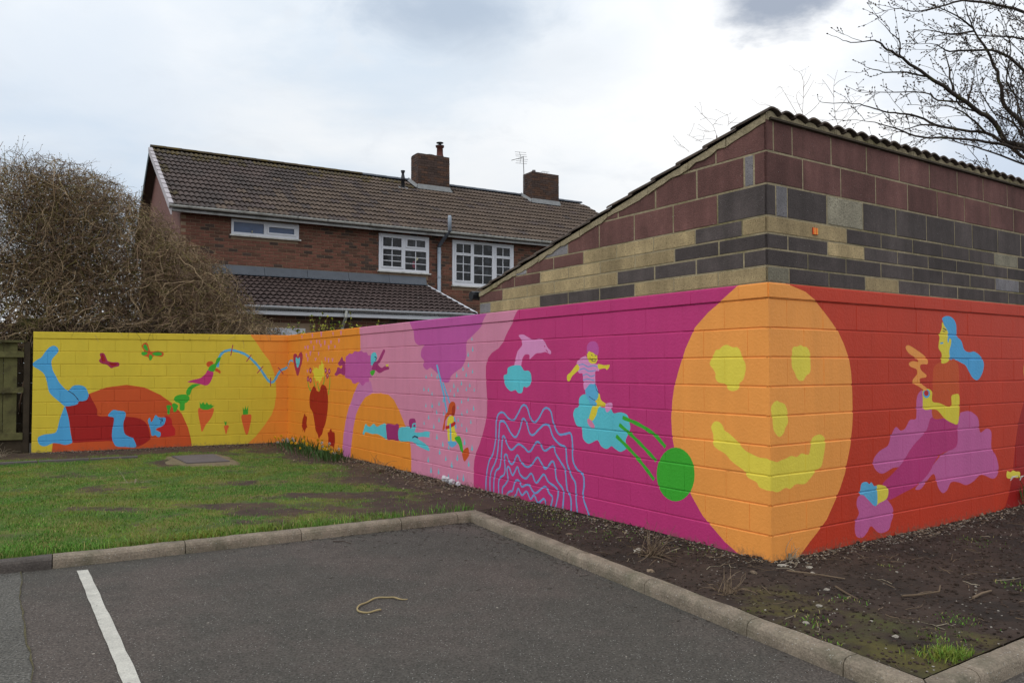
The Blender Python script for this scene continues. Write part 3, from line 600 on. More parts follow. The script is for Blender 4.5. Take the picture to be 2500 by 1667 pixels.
LIMBS = '''
7.89,11.80,4.70 7.50,11.71,4.87 7.25,11.61,5.13 7.01,11.52,5.25 6.74,11.43,5.37 6.50,11.33,5.47 6.21,11.24,5.59 5.98,11.15,5.68 5.72,11.05,5.81 5.51,10.96,5.88 5.31,10.87,5.94 5.14,10.77,6.00 4.98,10.68,5.99 4.66,10.59,5.93 4.48,10.49,5.94 4.30,10.40,5.96
6.11,11.80,6.10 5.89,11.70,6.20 5.85,11.59,6.33 5.67,11.49,6.45 5.48,11.38,6.54 5.37,11.28,6.58
7.89,11.80,4.59 7.57,11.83,4.87 7.27,11.86,5.05 6.94,11.89,5.10 6.54,11.92,5.19 6.30,11.95,5.34 6.03,11.98,5.39 5.79,12.01,5.44 5.57,12.04,5.52 5.35,12.07,5.58 4.91,12.10,5.61 4.83,12.13,5.66 4.82,12.16,5.73
7.89,11.80,4.63 7.55,11.65,4.76 7.09,11.51,4.81 6.44,11.36,4.83 5.96,11.21,4.79 5.56,11.06,4.85 5.22,10.92,4.90 4.89,10.77,4.90 4.57,10.62,4.85
7.90,11.80,4.99 7.80,11.76,5.14 7.50,11.73,5.42 7.41,11.69,5.69 7.30,11.65,6.02 7.09,11.61,6.35 6.94,11.58,6.55 6.83,11.54,6.86 6.78,11.50,7.03
7.10,11.80,6.60 6.84,11.99,6.65 6.55,12.19,6.80 6.42,12.38,6.85
7.08,11.80,6.65 6.65,11.48,6.70 6.12,11.16,6.70 5.80,10.84,6.66
8.08,11.80,6.70 7.86,11.79,6.89 7.30,11.78,7.04 6.91,11.77,7.06 6.52,11.75,6.96 6.13,11.74,6.88 5.86,11.73,6.92 5.49,11.72,6.83
6.98,11.80,5.50 6.60,11.96,5.59 6.50,12.12,5.77 5.99,12.28,5.83 5.66,12.44,5.88 5.49,12.60,6.03
8.06,11.80,5.85 7.77,11.69,5.96 7.36,11.59,6.19 6.92,11.48,6.18 6.48,11.38,6.13 6.28,11.27,6.15 6.06,11.17,6.15 5.64,11.06,6.10
6.75,11.80,5.66 6.73,11.85,6.04 6.70,11.89,6.31 6.67,11.94,6.45
6.33,11.80,5.91 5.87,11.45,5.83 5.38,11.10,5.71 4.97,10.75,5.63 4.74,10.40,5.57
8.07,11.80,6.45 7.60,11.67,6.45 7.05,11.54,6.42 6.60,11.41,6.38 6.21,11.28,6.31
7.89,11.80,4.53 7.59,11.86,4.66 7.24,11.92,4.82 6.89,11.98,4.95 6.64,12.04,5.09 6.37,12.10,4.99 6.05,12.16,4.95
8.04,11.80,5.34 7.61,11.56,5.46 7.27,11.33,5.67 7.19,11.09,5.99 6.99,10.86,6.19 6.76,10.62,6.36
7.90,11.80,4.86 7.62,11.74,5.17 7.32,11.68,5.30 7.10,11.62,5.55 6.97,11.56,5.84 6.96,11.50,6.13
6.96,11.80,5.48 7.23,12.09,5.92 7.47,12.38,6.35
8.26,11.80,6.12 7.85,11.48,6.37 7.43,11.16,6.42 6.99,10.84,6.53
7.23,11.80,5.03 6.98,11.78,5.28 6.68,11.76,5.43 6.37,11.74,5.42 6.05,11.72,5.45
6.47,11.80,5.15 6.38,12.07,5.24 6.26,12.33,5.24 6.05,12.60,5.22
7.20,11.80,5.34 6.72,11.55,5.36 6.50,11.31,5.55 6.33,11.06,5.72
'''
SAPLING = '''
4.70,12.50,5.43 4.72,12.50,5.74 4.73,12.50,5.99 4.72,12.50,6.15 4.66,12.50,6.25 4.57,12.50,6.28
4.67,12.50,5.46 4.55,12.50,5.68 4.43,12.50,5.89 4.35,12.50,6.01 4.27,12.50,5.94
4.73,12.50,5.99 4.80,12.50,6.09 4.86,12.50,6.22
4.71,12.50,5.58 4.61,12.50,5.83 4.67,12.50,5.95
4.72,12.50,5.81 4.81,12.50,5.95 4.90,12.50,6.11
5.31,12.50,5.27 5.24,12.50,5.52 5.22,12.50,5.74 5.22,12.50,5.99 5.25,12.50,6.15 5.29,12.50,6.28
5.23,12.50,5.83 5.12,12.50,6.01 5.04,12.50,6.12
5.24,12.50,5.58 5.40,12.50,5.78 5.48,12.50,5.91
5.22,12.50,6.01 5.30,12.50,6.09 5.39,12.50,6.13
5.37,12.50,5.25 5.44,12.50,5.46 5.54,12.50,5.58 5.50,12.50,5.70 5.67,12.50,5.84
4.46,12.50,5.52 4.32,12.50,5.64 4.14,12.50,5.70 4.02,12.50,5.71
4.73,12.50,5.52 4.91,12.50,5.66 5.04,12.50,5.83
5.27,12.50,5.39 5.42,12.50,5.54 5.46,12.50,5.66
6.26,12.50,4.98 6.30,12.50,5.21 6.35,12.50,5.45 6.31,12.50,5.62
6.14,12.50,5.11 6.16,12.50,5.25 6.29,12.50,5.37
6.38,12.50,4.98 6.53,12.50,5.17 6.69,12.50,5.29
2.52,9.50,4.31 2.48,9.50,4.43 2.41,9.50,4.51 2.35,9.50,4.57
2.50,9.50,4.37 2.39,9.50,4.36 2.28,9.50,4.40
2.48,9.50,4.44 2.54,9.50,4.52
2.66,9.50,4.43 2.67,9.50,4.51 2.65,9.50,4.58
2.67,9.50,4.45 2.78,9.50,4.54
2.34,9.50,4.23 2.26,9.50,4.27 2.15,9.50,4.33
2.26,9.50,4.25 2.39,9.50,4.27
2.18,9.50,4.11 2.10,9.50,4.18 2.05,9.50,4.20
2.50,9.50,4.46 2.60,9.50,4.44
'''

# ------------------------------------------------------------------ layout of the walls (metres)
PA = Vector((-8.3848, 13.6653, 0)); PB = Vector((-4.4216, 15.4100, 0)); PC = Vector((1.9526, 5.9314, 0))
dL = (PB - PA).normalized(); dM = (PC - PB).normalized(); dR = Vector((-dM.y, dM.x, 0))
LL = (PB - PA).length; LM = (PC - PB).length; LR = 6.6
nrm = lambda d: Vector((d.y, -d.x, 0))
def frame(P, d):
    n = nrm(d)
    return lambda s, o, z: (P.x + d.x*s + n.x*o, P.y + d.y*s + n.y*o, z)
WF = {'L': frame(PA, dL), 'M': frame(PB, dM), 'R': frame(PC, dR)}
GAR0 = LM - 4.2                                    # where the garage gable begins along the long wall

def dist_wall(P, d, L, x, y):
    vx, vy = x - P.x, y - P.y; s = vx*d.x + vy*d.y
    return s, vx*d.y - vy*d.x                       # along, in front
def fbm(x, y, s=1.0): return noise.fractal(Vector((x*s, y*s, 0.37)), 0.9, 2.1, 4)
def earth_h(x, y):
    h = 0.018 * fbm(x, y, 0.8) + 0.010 * fbm(x, y, 4.5) + (0.010 * fbm(x, y, 13.0) if x > -0.5 else 0.0)
    s, o = dist_wall(PC, dR, LR, x, y)
    if o > -0.2: h += 0.05 * max(0, min(1, (s - 2.5) / 2.5))
    s, o = dist_wall(PB, dM, LM, x, y)
    if 0 <= s <= LM: h += 0.03 * math.exp(-max(o, 0) * 5) * (0.5 + fbm(x, y, 2.0))
    return h

# ------------------------------------------------------------------ ground, car park, kerb
b = MB(); b.add([(-400, -400, -0.30), (400, -400, -0.30), (400, 900, -0.30), (-400, 900, -0.30)], [(0, 1, 2, 3)])
tag(b.build('ground', M['ground']), kind='structure')
AZ = -0.08
b = MB(); b.add([(-16, -9, AZ), (12, -9, AZ), (12, 9.5, AZ), (-16, 9.5, AZ)], [(0, 1, 2, 3)])
tag(b.build('car_park', M['asphalt']), kind='structure')
edge = smooth_curve([(-4.2, 6.75), (-3.62, 5.80), (-3.19, 5.12), (-2.79, 4.52), (-2.38, 3.91), (-1.2, 1.9), (0.2, -0.4)], False, 6)
edge = [(x + 0.02*fbm(x, y, 5), y) for x, y in edge]
b = MB(); vs = [(x, y, AZ + 0.004) for x, y in edge] + [(-16, y, AZ + 0.004) for x, y in edge]; k = len(edge)
b.add(vs, [(i, i+1, k+i+1, k+i) for i in range(k-1)])
tag(b.build('old_asphalt_patch', M['old_asphalt']), kind='structure')
b = MB(); wv = [0.003 + 0.009*rng.random() for _ in edge]
vs = [(x, y, AZ + 0.008) for x, y in edge] + [(x + w, y + w*.3, AZ + 0.008) for (x, y), w in zip(edge, wv)]
b.add(vs, [(i, k+i, k+i+1, i+1) for i in range(k-1)])
tag(b.build('mossy_joint', M['moss_line']), kind='structure')
b = MB(); a0, a1, c1, c0 = Vector((-3.335, 6.03)), Vector((-3.265, 6.06)), Vector((-1.30, 3.05)), Vector((-1.40, 3.05))
c0 = a0 + (Vector((-1.93, 3.91)) - a0) * 3.0; c1 = a1 + (Vector((-1.83, 3.90)) - a1) * 3.0
nn = 60; vs = []
for i in range(nn + 1):
    t = i / nn; p, q = a0.lerp(c0, t), a1.lerp(c1, t)
    vs += [(p.x + 0.004*rng.uniform(-1, 1), p.y, AZ + 0.006), (q.x + 0.004*rng.uniform(-1, 1), q.y, AZ + 0.006)]
b.add(vs, [(2*i, 2*i+1, 2*i+3, 2*i+2) for i in range(nn)])
tag(b.build('parking_bay_line', M['road_paint']), kind='structure')

kerb = empty('kerb', (-0.38, 8.06, 0)); tag(kerb, kind='structure')
def kerb_stone(p, q, inner, m, end_mitre=(0, 0)):
    p, q = Vector((*p, 0)), Vector((*q, 0)); d = (q - p).normalized(); n = Vector((-d.y, d.x, 0)) * inner
    prof = [(0, -0.28), (0, 0.002), (0.012, 0.012), (0.075, 0.010), (0.098, 0.002), (0.112, -0.016), (0.117, -0.04), (0.122, -0.28)]
    L_ = (q - p).length - 0.007; b = MB(); ns = 13; k = len(prof); vs = []
    for i in range(ns):
        t = i / (ns - 1)
        for (o, z) in prof:
            sh = end_mitre[0] * o * (1 - t) - end_mitre[1] * o * t
            P_ = p + d * (0.0035 + L_ * t + sh) + n * o
            w = 0.004 * fbm(P_.x, P_.y, 3) + 0.003 * fbm(P_.x, P_.y, 16)
            vs.append((P_.x, P_.y, z + w + 0.002))
    fs = [(i*k + j, i*k + j + 1, (i+1)*k + j + 1, (i+1)*k + j) for i in range(ns-1) for j in range(k-1)]
    fs += [tuple(range(k))[::-1], tuple((ns-1)*k + j for j in range(k))]
    b.add(vs, fs)
    me = b.mesh('kerb_stone', [m]); bm = bmesh.new(); bm.from_mesh(me); bmesh.ops.recalc_face_normals(bm, faces=bm.faces); bm.to_mesh(me); bm.free()
    return link('kerb_stone', me, kerb)
K0 = Vector((-0.375, 8.075)); dB = Vector((0.867, 0.498)).normalized(); dK = Vector((0.4665, -0.8845)).normalized(); dS = Vector((0.83, 0.558)).normalized()
K1 = K0 + dK * 4.93
ts = [0, 0.26, 0.86, 1.82, 2.79, 3.75, 4.7, 5.65, 6.6, 7.55, 8.5, 9.45, 10.4]
for i in range(len(ts) - 1):
    kerb_stone(K0 - dB * ts[i+1], K0 - dB * ts[i], -1, M['kerb_dark'] if i >= 5 and i % 2 else M['kerb_stone'], (0, 1 if i == 0 else 0))
ts = [0, 0.98, 1.96, 2.96, 3.92, 4.58, 4.93]
for i in range(len(ts) - 1):
    kerb_stone(K0 + dK * ts[i], K0 + dK * ts[i+1], -1, M['kerb_stone'], (1 if i == 0 else 0, -1 if i == 5 else 0))
ts = [0, 0.3, 1.25, 2.2, 3.15, 4.1, 5.05, 6.0, 6.95, 7.9]
for i in range(len(ts) - 1):
    kerb_stone(K1 + dS * ts[i], K1 + dS * ts[i+1], -1, M['kerb_stone'], (-1 if i == 0 else 0, 0))

# ------------------------------------------------------------------ lawn and soil bed
def terrain(name, poly, step, matl, cover):
    lo = [min(p[i] for p in poly) for i in (0, 1)]; hi = [max(p[i] for p in poly) for i in (0, 1)]
    pts = [Vector(p) for p in poly]; k = len(pts)
    def inside(x, y):
        c = False
        for i in range(k):
            a, d = pts[i], pts[i-1]
            if (a.y > y) != (d.y > y) and x < (d.x-a.x)*(y-a.y)/(d.y-a.y) + a.x: c = not c
        return c
    allp = list(pts); rr = random.Random(3); y = lo[1]
    while y < hi[1]:
        st = step * (1 if y < 10 else 1.6); x = lo[0]
        while x < hi[0]:
            q = (x + rr.uniform(-.35, .35)*st, y + rr.uniform(-.35, .35)*st)
            if inside(*q): allp.append(Vector(q))
            x += st
        y += st
    v, e, f, *_ = delaunay_2d_cdt(allp, [(i, (i+1) % k) for i in range(k)], [], 0, 1e-4)
    fs = [t for t in f if inside(sum(v[i].x for i in t)/3, sum(v[i].y for i in t)/3)]
    bb = MB(); bb.add([(p.x, p.y, earth_h(p.x, p.y)) for p in v], fs)
    me = bb.mesh(name, [matl], True)
    at = me.attributes.new('cover', 'FLOAT', 'POINT'); at.data.foreach_set('value', [cover(p.x, p.y) for p in v])
    return tag(link(name, me), kind='structure')
def sstep(a, b_, x):
    t = max(0.0, min(1.0, (x - a) / (b_ - a))); return t*t*(3 - 2*t)
BARE = [(-3.0, 8.4, 0.6, 0.22, 0.6), (-1.95, 9.1, 0.7, 0.26, 0.75), (-4.1, 8.2, 0.8, 0.2, 0.4), (-2.5, 8.0, 0.5, 0.2, 0.45), (-0.8, 8.6, 0.7, 0.4, 0.35), (-5.0, 12.3, 0.9, 0.75, 0.7), (-3.6, 10.2, 0.5, 0.3, 0.3)]
def lawn_cover(x, y):
    c = 1.0
    s, o = dist_wall(PA, dL, LL, x, y); 
    c *= sstep(0.55, 1.35, o + 0.3*fbm(x, y, 1.5))
    s, o = dist_wall(PB, dM, LM, x, y)
    if s > 0: c *= 0.15 + 0.85*sstep(0.2, 1.25, o + 0.35*fbm(x, y, 1.7))
    for bx, by, rx, ry, a in BARE:
        q = ((x-bx)/rx)**2 + ((y-by)/ry)**2
        c *= 1 - a * (1 - sstep(0.3, 1.3, q + 0.5*fbm(x, y, 2.2)))
    c *= 1 - 0.42 * sstep(-4.2, -0.6, x)
    c *= 0.84 + 0.55 * fbm(x, y, 1.3) + 0.35 * fbm(x + 40, y, 4.0)
    return max(0.0, min(1.0, c))
W77 = PB + dM * 7.75
lawn_poly = [(K0.x, K0.y), tuple((K0 - dB*10.4).xy), (-12.5, 2.0), (-12.5, 11.9), (PA.x - dL.x*3.2, PA.y - dL.y*3.2), (PA.x, PA.y), (PB.x, PB.y), (W77.x, W77.y), (0.1, 8.35)]
lawn = terrain('lawn', lawn_poly, 0.085, M['lawn_earth'], lawn_cover)
def bed_cover(x, y):
    c = 0.16 + 0.45 * sstep(0.9, 0.1, math.hypot(x-2.15, y-4.0)) + 0.4 * sstep(0.75, 0.1, math.hypot((x-1.75)*1.1, (y-4.75)*.8)) + 0.22*sstep(0.9, 0.2, math.hypot(x-0.15, y-8.0))
    return max(0, min(1, c * (0.9 + 0.6*fbm(x, y, 2.1))))
RE = PC + dR * (LR + 2.5)
bed_poly = [(K0.x, K0.y), (0.1, 8.35), (W77.x, W77.y), (PC.x, PC.y), (RE.x, RE.y), tuple((K1 + dS*7.9).xy), (K1.x, K1.y)]
bed = terrain('soil_bed', bed_poly, 0.045, M['bed_earth'], bed_cover)

# ------------------------------------------------------------------ the painted block walls
SH = {'L': [], 'M': [], 'R': []}
class Shape: pass
for line in MURAL.strip().splitlines():
    W, c, sm, w, *pp = line.split(); pts = [tuple(int(v)/1000 for v in p.split(',')) for p in pp]
    S = Shape(); S.c = PIDX[c]; w = int(w)/1000; S.w = w
    if w:
        pts = smooth_curve(pts, False, 5) if sm == '1' and len(pts) > 2 else pts
        S.line = np.array(pts); lft = []; rgt = []
        for i, p in enumerate(pts):
            a, d = pts[max(i-1, 0)], pts[min(i+1, len(pts)-1)]; dx, dy = d[0]-a[0], d[1]-a[1]; l = math.hypot(dx, dy) or 1
            hw = w/2 * (1 + 0.12*math.sin(i*1.7)); lft.append((p[0]-dy/l*hw, p[1]+dx/l*hw)); rgt.append((p[0]+dy/l*hw, p[1]-dx/l*hw))
        pts = lft + rgt[::-1]
    elif sm == '1': pts = smooth_curve(pts, True, 4)
    S.p = np.array(pts); S.q = np.roll(S.p, -1, axis=0)
    S.lo = S.p.min(0); S.hi = S.p.max(0); SH[W].append(S)
BASE = {'L': PIDX['lyellow'], 'M': PIDX['orange'], 'R': PIDX['rred']}
def inside_shape(S, x, y):
    if x < S.lo[0] or x > S.hi[0] or y < S.lo[1] or y > S.hi[1]: return False
    a, q = S.p, S.q
    m = (a[:, 1] > y) != (q[:, 1] > y)
    if not m.any(): return False
    a, q = a[m], q[m]
    xs = (q[:, 0]-a[:, 0])*(y-a[:, 1])/(q[:, 1]-a[:, 1]) + a[:, 0]
    n_ = int((x < xs).sum())
    return n_ % 2 == 1 if not S.w else n_ > 0 and (n_ % 2 == 1)
def paint_cells(W, x0, x1, z0, z1):
    """triangulate one rectangle of wall so that every painted outline runs along mesh edges"""
    shp = [S for S in SH[W] if S.lo[0] < x1 and S.hi[0] > x0 and S.lo[1] < z1 and S.hi[1] > z0]
    V = [Vector((x0, z0)), Vector((x1, z0)), Vector((x1, z1)), Vector((x0, z1))]; E_ = [(0, 1), (1, 2), (2, 3), (3, 0)]
    for S in shp:
        a, q = S.p, S.q; d = q - a
        t0 = np.zeros(len(a)); t1 = np.ones(len(a)); ok = np.ones(len(a), bool)
        for ax, lo_, hi_ in ((0, x0, x1), (1, z0, z1)):
            dd = d[:, ax]; par = np.abs(dd) < 1e-12
            ok &= ~(par & ((a[:, ax] < lo_) | (a[:, ax] > hi_)))
            ds = np.where(par, 1.0, dd); ta = (lo_ - a[:, ax]) / ds; tb = (hi_ - a[:, ax]) / ds
            t0 = np.where(par, t0, np.maximum(t0, np.minimum(ta, tb))); t1 = np.where(par, t1, np.minimum(t1, np.maximum(ta, tb)))
        for i in np.nonzero(ok & (t1 - t0 > 1e-6))[0]:
            p, r_ = a[i] + d[i]*t0[i], a[i] + d[i]*t1[i]; k = len(V)
            V.append(Vector((min(max(p[0], x0), x1), min(max(p[1], z0), z1)))); V.append(Vector((min(max(r_[0], x0), x1), min(max(r_[1], z0), z1)))); E_.append((k, k+1))
    if len(V) == 4:
        v, f = V, [(0, 1, 2, 3)]
    else:
        v, e, f, *_ = delaunay_2d_cdt(V, E_, [], 0, 1e-4)
    cols = []
    for t in f:
        cx_ = sum(v[i].x for i in t)/len(t); cz = sum(v[i].y for i in t)/len(t); c = BASE[W]
        for S in shp:
            if inside_shape(S, cx_, cz): c = S.c
        cols.append(c)
    return [(p.x, p.y) for p in v], [tuple(t) for t in f], cols
def compact(b, name, parent, kind=None):
    used = sorted(set(b.m)); mp = {c: i for i, c in enumerate(used)}; b.m = [mp[c] for c in b.m]
    return b.build(name, [PMATS[c] for c in used], parent, kind)
CZ = 1.998; CT = 2.117; JH = 0.0052; JV = 0.0003
def painted_block(W, name, x0, x1, z0, z1, off, parent, flat=(False, False)):
    F = WF[W]; ix0 = 0 if flat[0] else JV; ix1 = 0 if flat[1] else JV
    a0, a1, c0, c1 = x0 + ix0, x1 - ix1, z0 + JH, z1 - JH
    CH = 0.0048; dep = 0.03
    f0, f1 = (a0 if flat[0] else a0 + CH*.35), (a1 if flat[1] else a1 - CH*.35); g0, g1 = c0 + CH*.5, c1 - CH*1.2
    v, f, cols = paint_cells(W, f0, f1, g0, g1)
    r_ = random.Random(int(x0*997) + int(z0*313) * 7)
    tilt = 0 if any(flat) else r_.uniform(-1, 1)*0.0016; jit = 0 if any(flat) else r_.uniform(-.0012, .0016); tz = r_.uniform(-0.0004, 0.0018)
    mx, mz, hx, hz_ = (x0+x1)/2, (z0+z1)/2, (x1-x0)/2, (z1-z0)/2
    o_of = lambda x, z: off + jit + tilt*(x-mx)/hx + tz*(z-mz)/hz_
    b = MB(); b.add([F(x, o_of(x, z), z) for x, z in v], f, cols)
    EP = 2e-4; ring = {}
    def outer(i):
        if i not in ring:
            x, z = v[i]
            X_ = a0 if abs(x-f0) < EP else a1 if abs(x-f1) < EP else x; Z_ = c0 if abs(z-g0) < EP else c1 if abs(z-g1) < EP else z
            o = o_of(x, z); k = len(b.v); b.v += [F(X_, o - (CH if abs(Z_ - z) > 1e-6 else 0.0022), Z_), F(X_, off - dep, Z_)]; ring[i] = (k, k+1)
        return ring[i]
    for t, c in zip(f, cols):
        for i in range(len(t)):
            p, q = t[i], t[(i+1) % len(t)]
            for ax, lim in ((0, f0), (0, f1), (1, g0), (1, g1)):
                if abs(v[p][ax]-lim) < EP and abs(v[q][ax]-lim) < EP:
                    P_, Q_ = outer(p), outer(q)
                    b.f += [(q, p, P_[0], Q_[0]), (Q_[0], P_[0], P_[1], Q_[1])]; b.m += [c, c]
    return compact(b, name, parent)
def painted_run(W, s0, s1, parent, joints, mats_rest, flat):
    F = WF[W]; mb = MB()
    rows = [(CZ - 0.225*(k+1), CZ - 0.225*k) for k in range(8)] + [(-0.12, CZ - 1.8)]
    for k, (z0, z1) in enumerate(rows + [(CZ, CT)]):
        cop = k == len(rows); js = joints(k, cop)
        xs = [s0] + [j for j in js if s0 + 0.06 < j < s1 - 0.06] + [s1]
        for i in range(len(xs) - 1):
            fl = (flat[0] and i == 0, flat[1] and i == len(xs) - 2)
            painted_block(W, 'coping_block' if cop else 'painted_block', xs[i], xs[i+1], z0, z1, 0.011 if cop else 0.0, parent, fl)
            v, f, c = paint_cells(W, xs[i], xs[i+1], z0, z1)
            mb.add([F(x, (0.011 if cop else 0) - 0.0085, z) for x, z in v], f, c)
    compact(mb, 'mortar', parent)
jM = lambda k, cop: [LM - (0.27 + 0.51*i) for i in range(24)][::-1] if cop else [LM - ((0.20 if k % 2 else 0.43) + 0.4515*i) for i in range(27)][::-1]
jR = lambda k, cop: [0.51*(i+1) for i in range(20)] if cop else [(0.43 if k % 2 else 0.22) + 0.465*i for i in range(20)]
jL = lambda k, cop: [0.58 + 0.46*i for i in range(10)] if cop else [(0.65 if k % 2 else 0.42) - 0.43 + 0.43*i for i in range(12)]

wallL = empty('boundary_wall', tuple(PA), 'yellow painted block wall with a reclining blue figure and carrots, beside the wooden fence', 'wall')
painted_run('L', 0.0, LL, wallL, jL, None, (True, True))
b = MB(); b.box(0.0, LL + 0.05, -0.215, -0.02, -0.2, CT - 0.006, 0, WF['L']); b.build('core', M['mortar_light'], wallL)
wallM = empty('boundary_wall', tuple(PB), 'orange and pink painted block wall with flying figures and a rain cloud, running up to the garage', 'wall')
painted_run('M', 0.0, GAR0, wallM, jM, None, (True, True))
b = MB(); b.box(0.0, GAR0, -0.215, -0.02, -0.2, CT - 0.006, 0, WF['M']); b.build('core', M['mortar_light'], wallM)

garage = empty('garage', tuple(PC), 'block garage with a smiling orange face painted round its corner and a low tiled roof', 'garage')
painted_run('M', GAR0, LM, garage, jM, None, (True, True))
painted_run('R', 0.0, LR, garage, jR, None, (True, True))
FMt = lambda t, o, z: WF['M'](LM - t, o, z)          # t = distance from the corner along the gable
VZ = lambda t: 3.405 - 0.2475*t                      # underside of the roof tiles above the gable
# core of the garage: walls behind the facing blocks
b = MB()
p = [(0.02, -0.2), (4.2, -0.2), (4.2, VZ(4.2) - 0.03), (0.02, VZ(0.02) - 0.03)]
def prism(b, pts, F, o0, o1, mi=0):
    k = len(pts); b.add([F(s, o0, z) for s, z in pts] + [F(s, o1, z) for s, z in pts], [tuple(range(k))[::-1], tuple(range(k, 2*k))] + [(i, (i+1) % k, k + (i+1) % k, k+i) for i in range(k)], mi)
prism(b, p, FMt, -0.2, -0.02); b.box(0.03, LR, -0.2, -0.02, -0.2, 3.38, 0, WF['R'])
F2 = frame(PC + dR*LR, -dM)                          # far end gable and low back wall
prism(b, [(0.05, -0.2), (4.2, -0.2), (4.2, VZ(4.2)-.05), (0.05, VZ(0)-.05)], F2, -0.2, 0.0)
F3 = frame(PC - dM*4.2, dR); b.box(0.15, LR, 0.0, 0.2, -0.2, VZ(4.2)-.05, 0, F3)
b.build('core', M['mortar_tan'], garage)

def cut_by_roof(poly, drop):
    out = []; k = len(poly); g = lambda p: (VZ(p[0]) - drop) - p[1]
    for i in range(k):
        a, q = poly[i], poly[(i+1) % k]; ga, gq = g(a), g(q)
        if ga >= 0: out.append(a)
        if ga * gq < 0:
            t = ga / (ga - gq); out.append((a[0] + (q[0]-a[0])*t, a[1] + (q[1]-a[1])*t))
    return out
def facing_block(poly, F, matl, parent, jit, flip):
    k = len(poly); cx_ = sum(p[0] for p in poly)/k; cz = sum(p[1] for p in poly)/k
    def inset(d):
        o = []
        for (x, z) in poly:
            o.append((x + (d if x < cx_ else -d) * (0 if abs(x) < 1e-6 else 1), z + (d if z < cz else -d)))
        return o
    dj = rng.uniform(0.0058, 0.0092); A_, B_ = inset(dj), inset(dj + 0.003); b = MB()
    b.add([F(x, jit, z) for x, z in B_] + [F(x, jit - 0.003, z) for x, z in A_] + [F(x, -0.02, z) for x, z in A_],
          [tuple(range(k)) if not flip else tuple(range(k))[::-1]] + [(i, (i+1) % k, k + (i+1) % k, k+i) for i in range(k)] + [(k+i, k + (i+1) % k, 2*k + (i+1) % k, 2*k+i) for i in range(k)])
    me = b.mesh('facing_block', [matl]); bm = bmesh.new(); bm.from_mesh(me); bmesh.ops.recalc_face_normals(bm, faces=bm.faces); bm.to_mesh(me); bm.free()
    return link('facing_block', me, parent)
ROWZ = [3.383, 3.131, 2.879, 2.631, 2.4985, 2.376, 2.244, 2.1185]
BM = {'r': M['block_red'], 'd': M['block_dark'], 't': M['block_tan'], 'g': M['block_grey'], 's': M['block_rough']}
def series(start, pitch, n): return [round(start + pitch*i, 3) for i in range(n)]
rowsR = [  # (joints from the corner, materials)
    ([0.09, 0.32] + series(0.83, 0.51, 12), 'rrrrrrrrrrrrrrr'),
    (series(0.45, 0.51, 13), 'rrrrrrrrrrrrrrrr'),
    ([0.11, 0.25] + series(0.76, 0.51, 5) + [3.14] + series(3.66, 0.51, 6), 'dgdsdddddddddddddd'),
    (series(1.03, 0.51, 11), 'tdddddsdddddd'),
    (series(0.25, 0.515, 13), 'ddtdddddddddddd'),
    (series(0.50, 0.515, 12), 'dddddddsdddddd'),
    (series(0.26, 0.515, 13), 'sddtdddddddddd')]
rowsR[5] = (series(0.50, 0.515, 12), 'dddddddgdddddd')
rowsM = [
    ([0.5, 1.0], 'rrr'),
    ([0.12, 0.215, 0.71, 1.2, 1.7], 'rgrrrrr'),
    (series(0.49, 0.495, 5) + [3.1], 'drrrrgg'),
    (series(0.24, 0.495, 7) + [3.62], 'tdtttrrgg'),
    (series(0.48, 0.495, 7) + [3.73], 'ddttttrrr'),
    (series(0.23, 0.495, 8), 'ddddttttr'),
    ([0.004] + series(0.49, 0.495, 8) + [4.11], 'ttttddtttgg'.replace('ttttddtttgg', 'tttttdddttg'))]
rowsM[6] = (series(0.49, 0.495, 8), 'tttdddttg')
for (js, ms), z1, z0 in zip(rowsR, ROWZ[:-1], ROWZ[1:]):
    xs = [0.0] + [j for j in js if j < LR - 0.1] + [LR]
    for i in range(len(xs)-1):
        facing_block([(xs[i], z0), (xs[i+1], z0), (xs[i+1], z1), (xs[i], z1)], WF['R'], BM[ms[min(i, len(ms)-1)]], garage, rng.uniform(-.0012, .0012) if i else 0, False)
for (js, ms), z1, z0 in zip(rowsM, ROWZ[:-1], ROWZ[1:]):
    xs = [0.0] + [j for j in js if j < 4.15] + [4.2]
    for i in range(len(xs)-1):
        poly = cut_by_roof([(xs[i], z0), (xs[i+1], z0), (xs[i+1], z1), (xs[i], z1)], 0.036)
        if len(poly) >= 3 and max(p[1] for p in poly) - z0 > 0.02:
            facing_block(poly, FMt, BM[ms[min(i, len(ms)-1)]], garage, rng.uniform(-.0012, .0012) if i else 0, True)
# mortar between the facing blocks
b = MB(); prism(b, [(.005, ROWZ[-1]-.012), (4.2, ROWZ[-1]-.012), (4.2, VZ(4.2)-.03), (.005, VZ(0)-.03)], FMt, -0.02, -0.0035)
b.box(.005, LR, -0.02, -0.0035, ROWZ[-1]-.012, 3.39, 0, WF['R'])
b.build('mortar', M['mortar_tan'], garage)
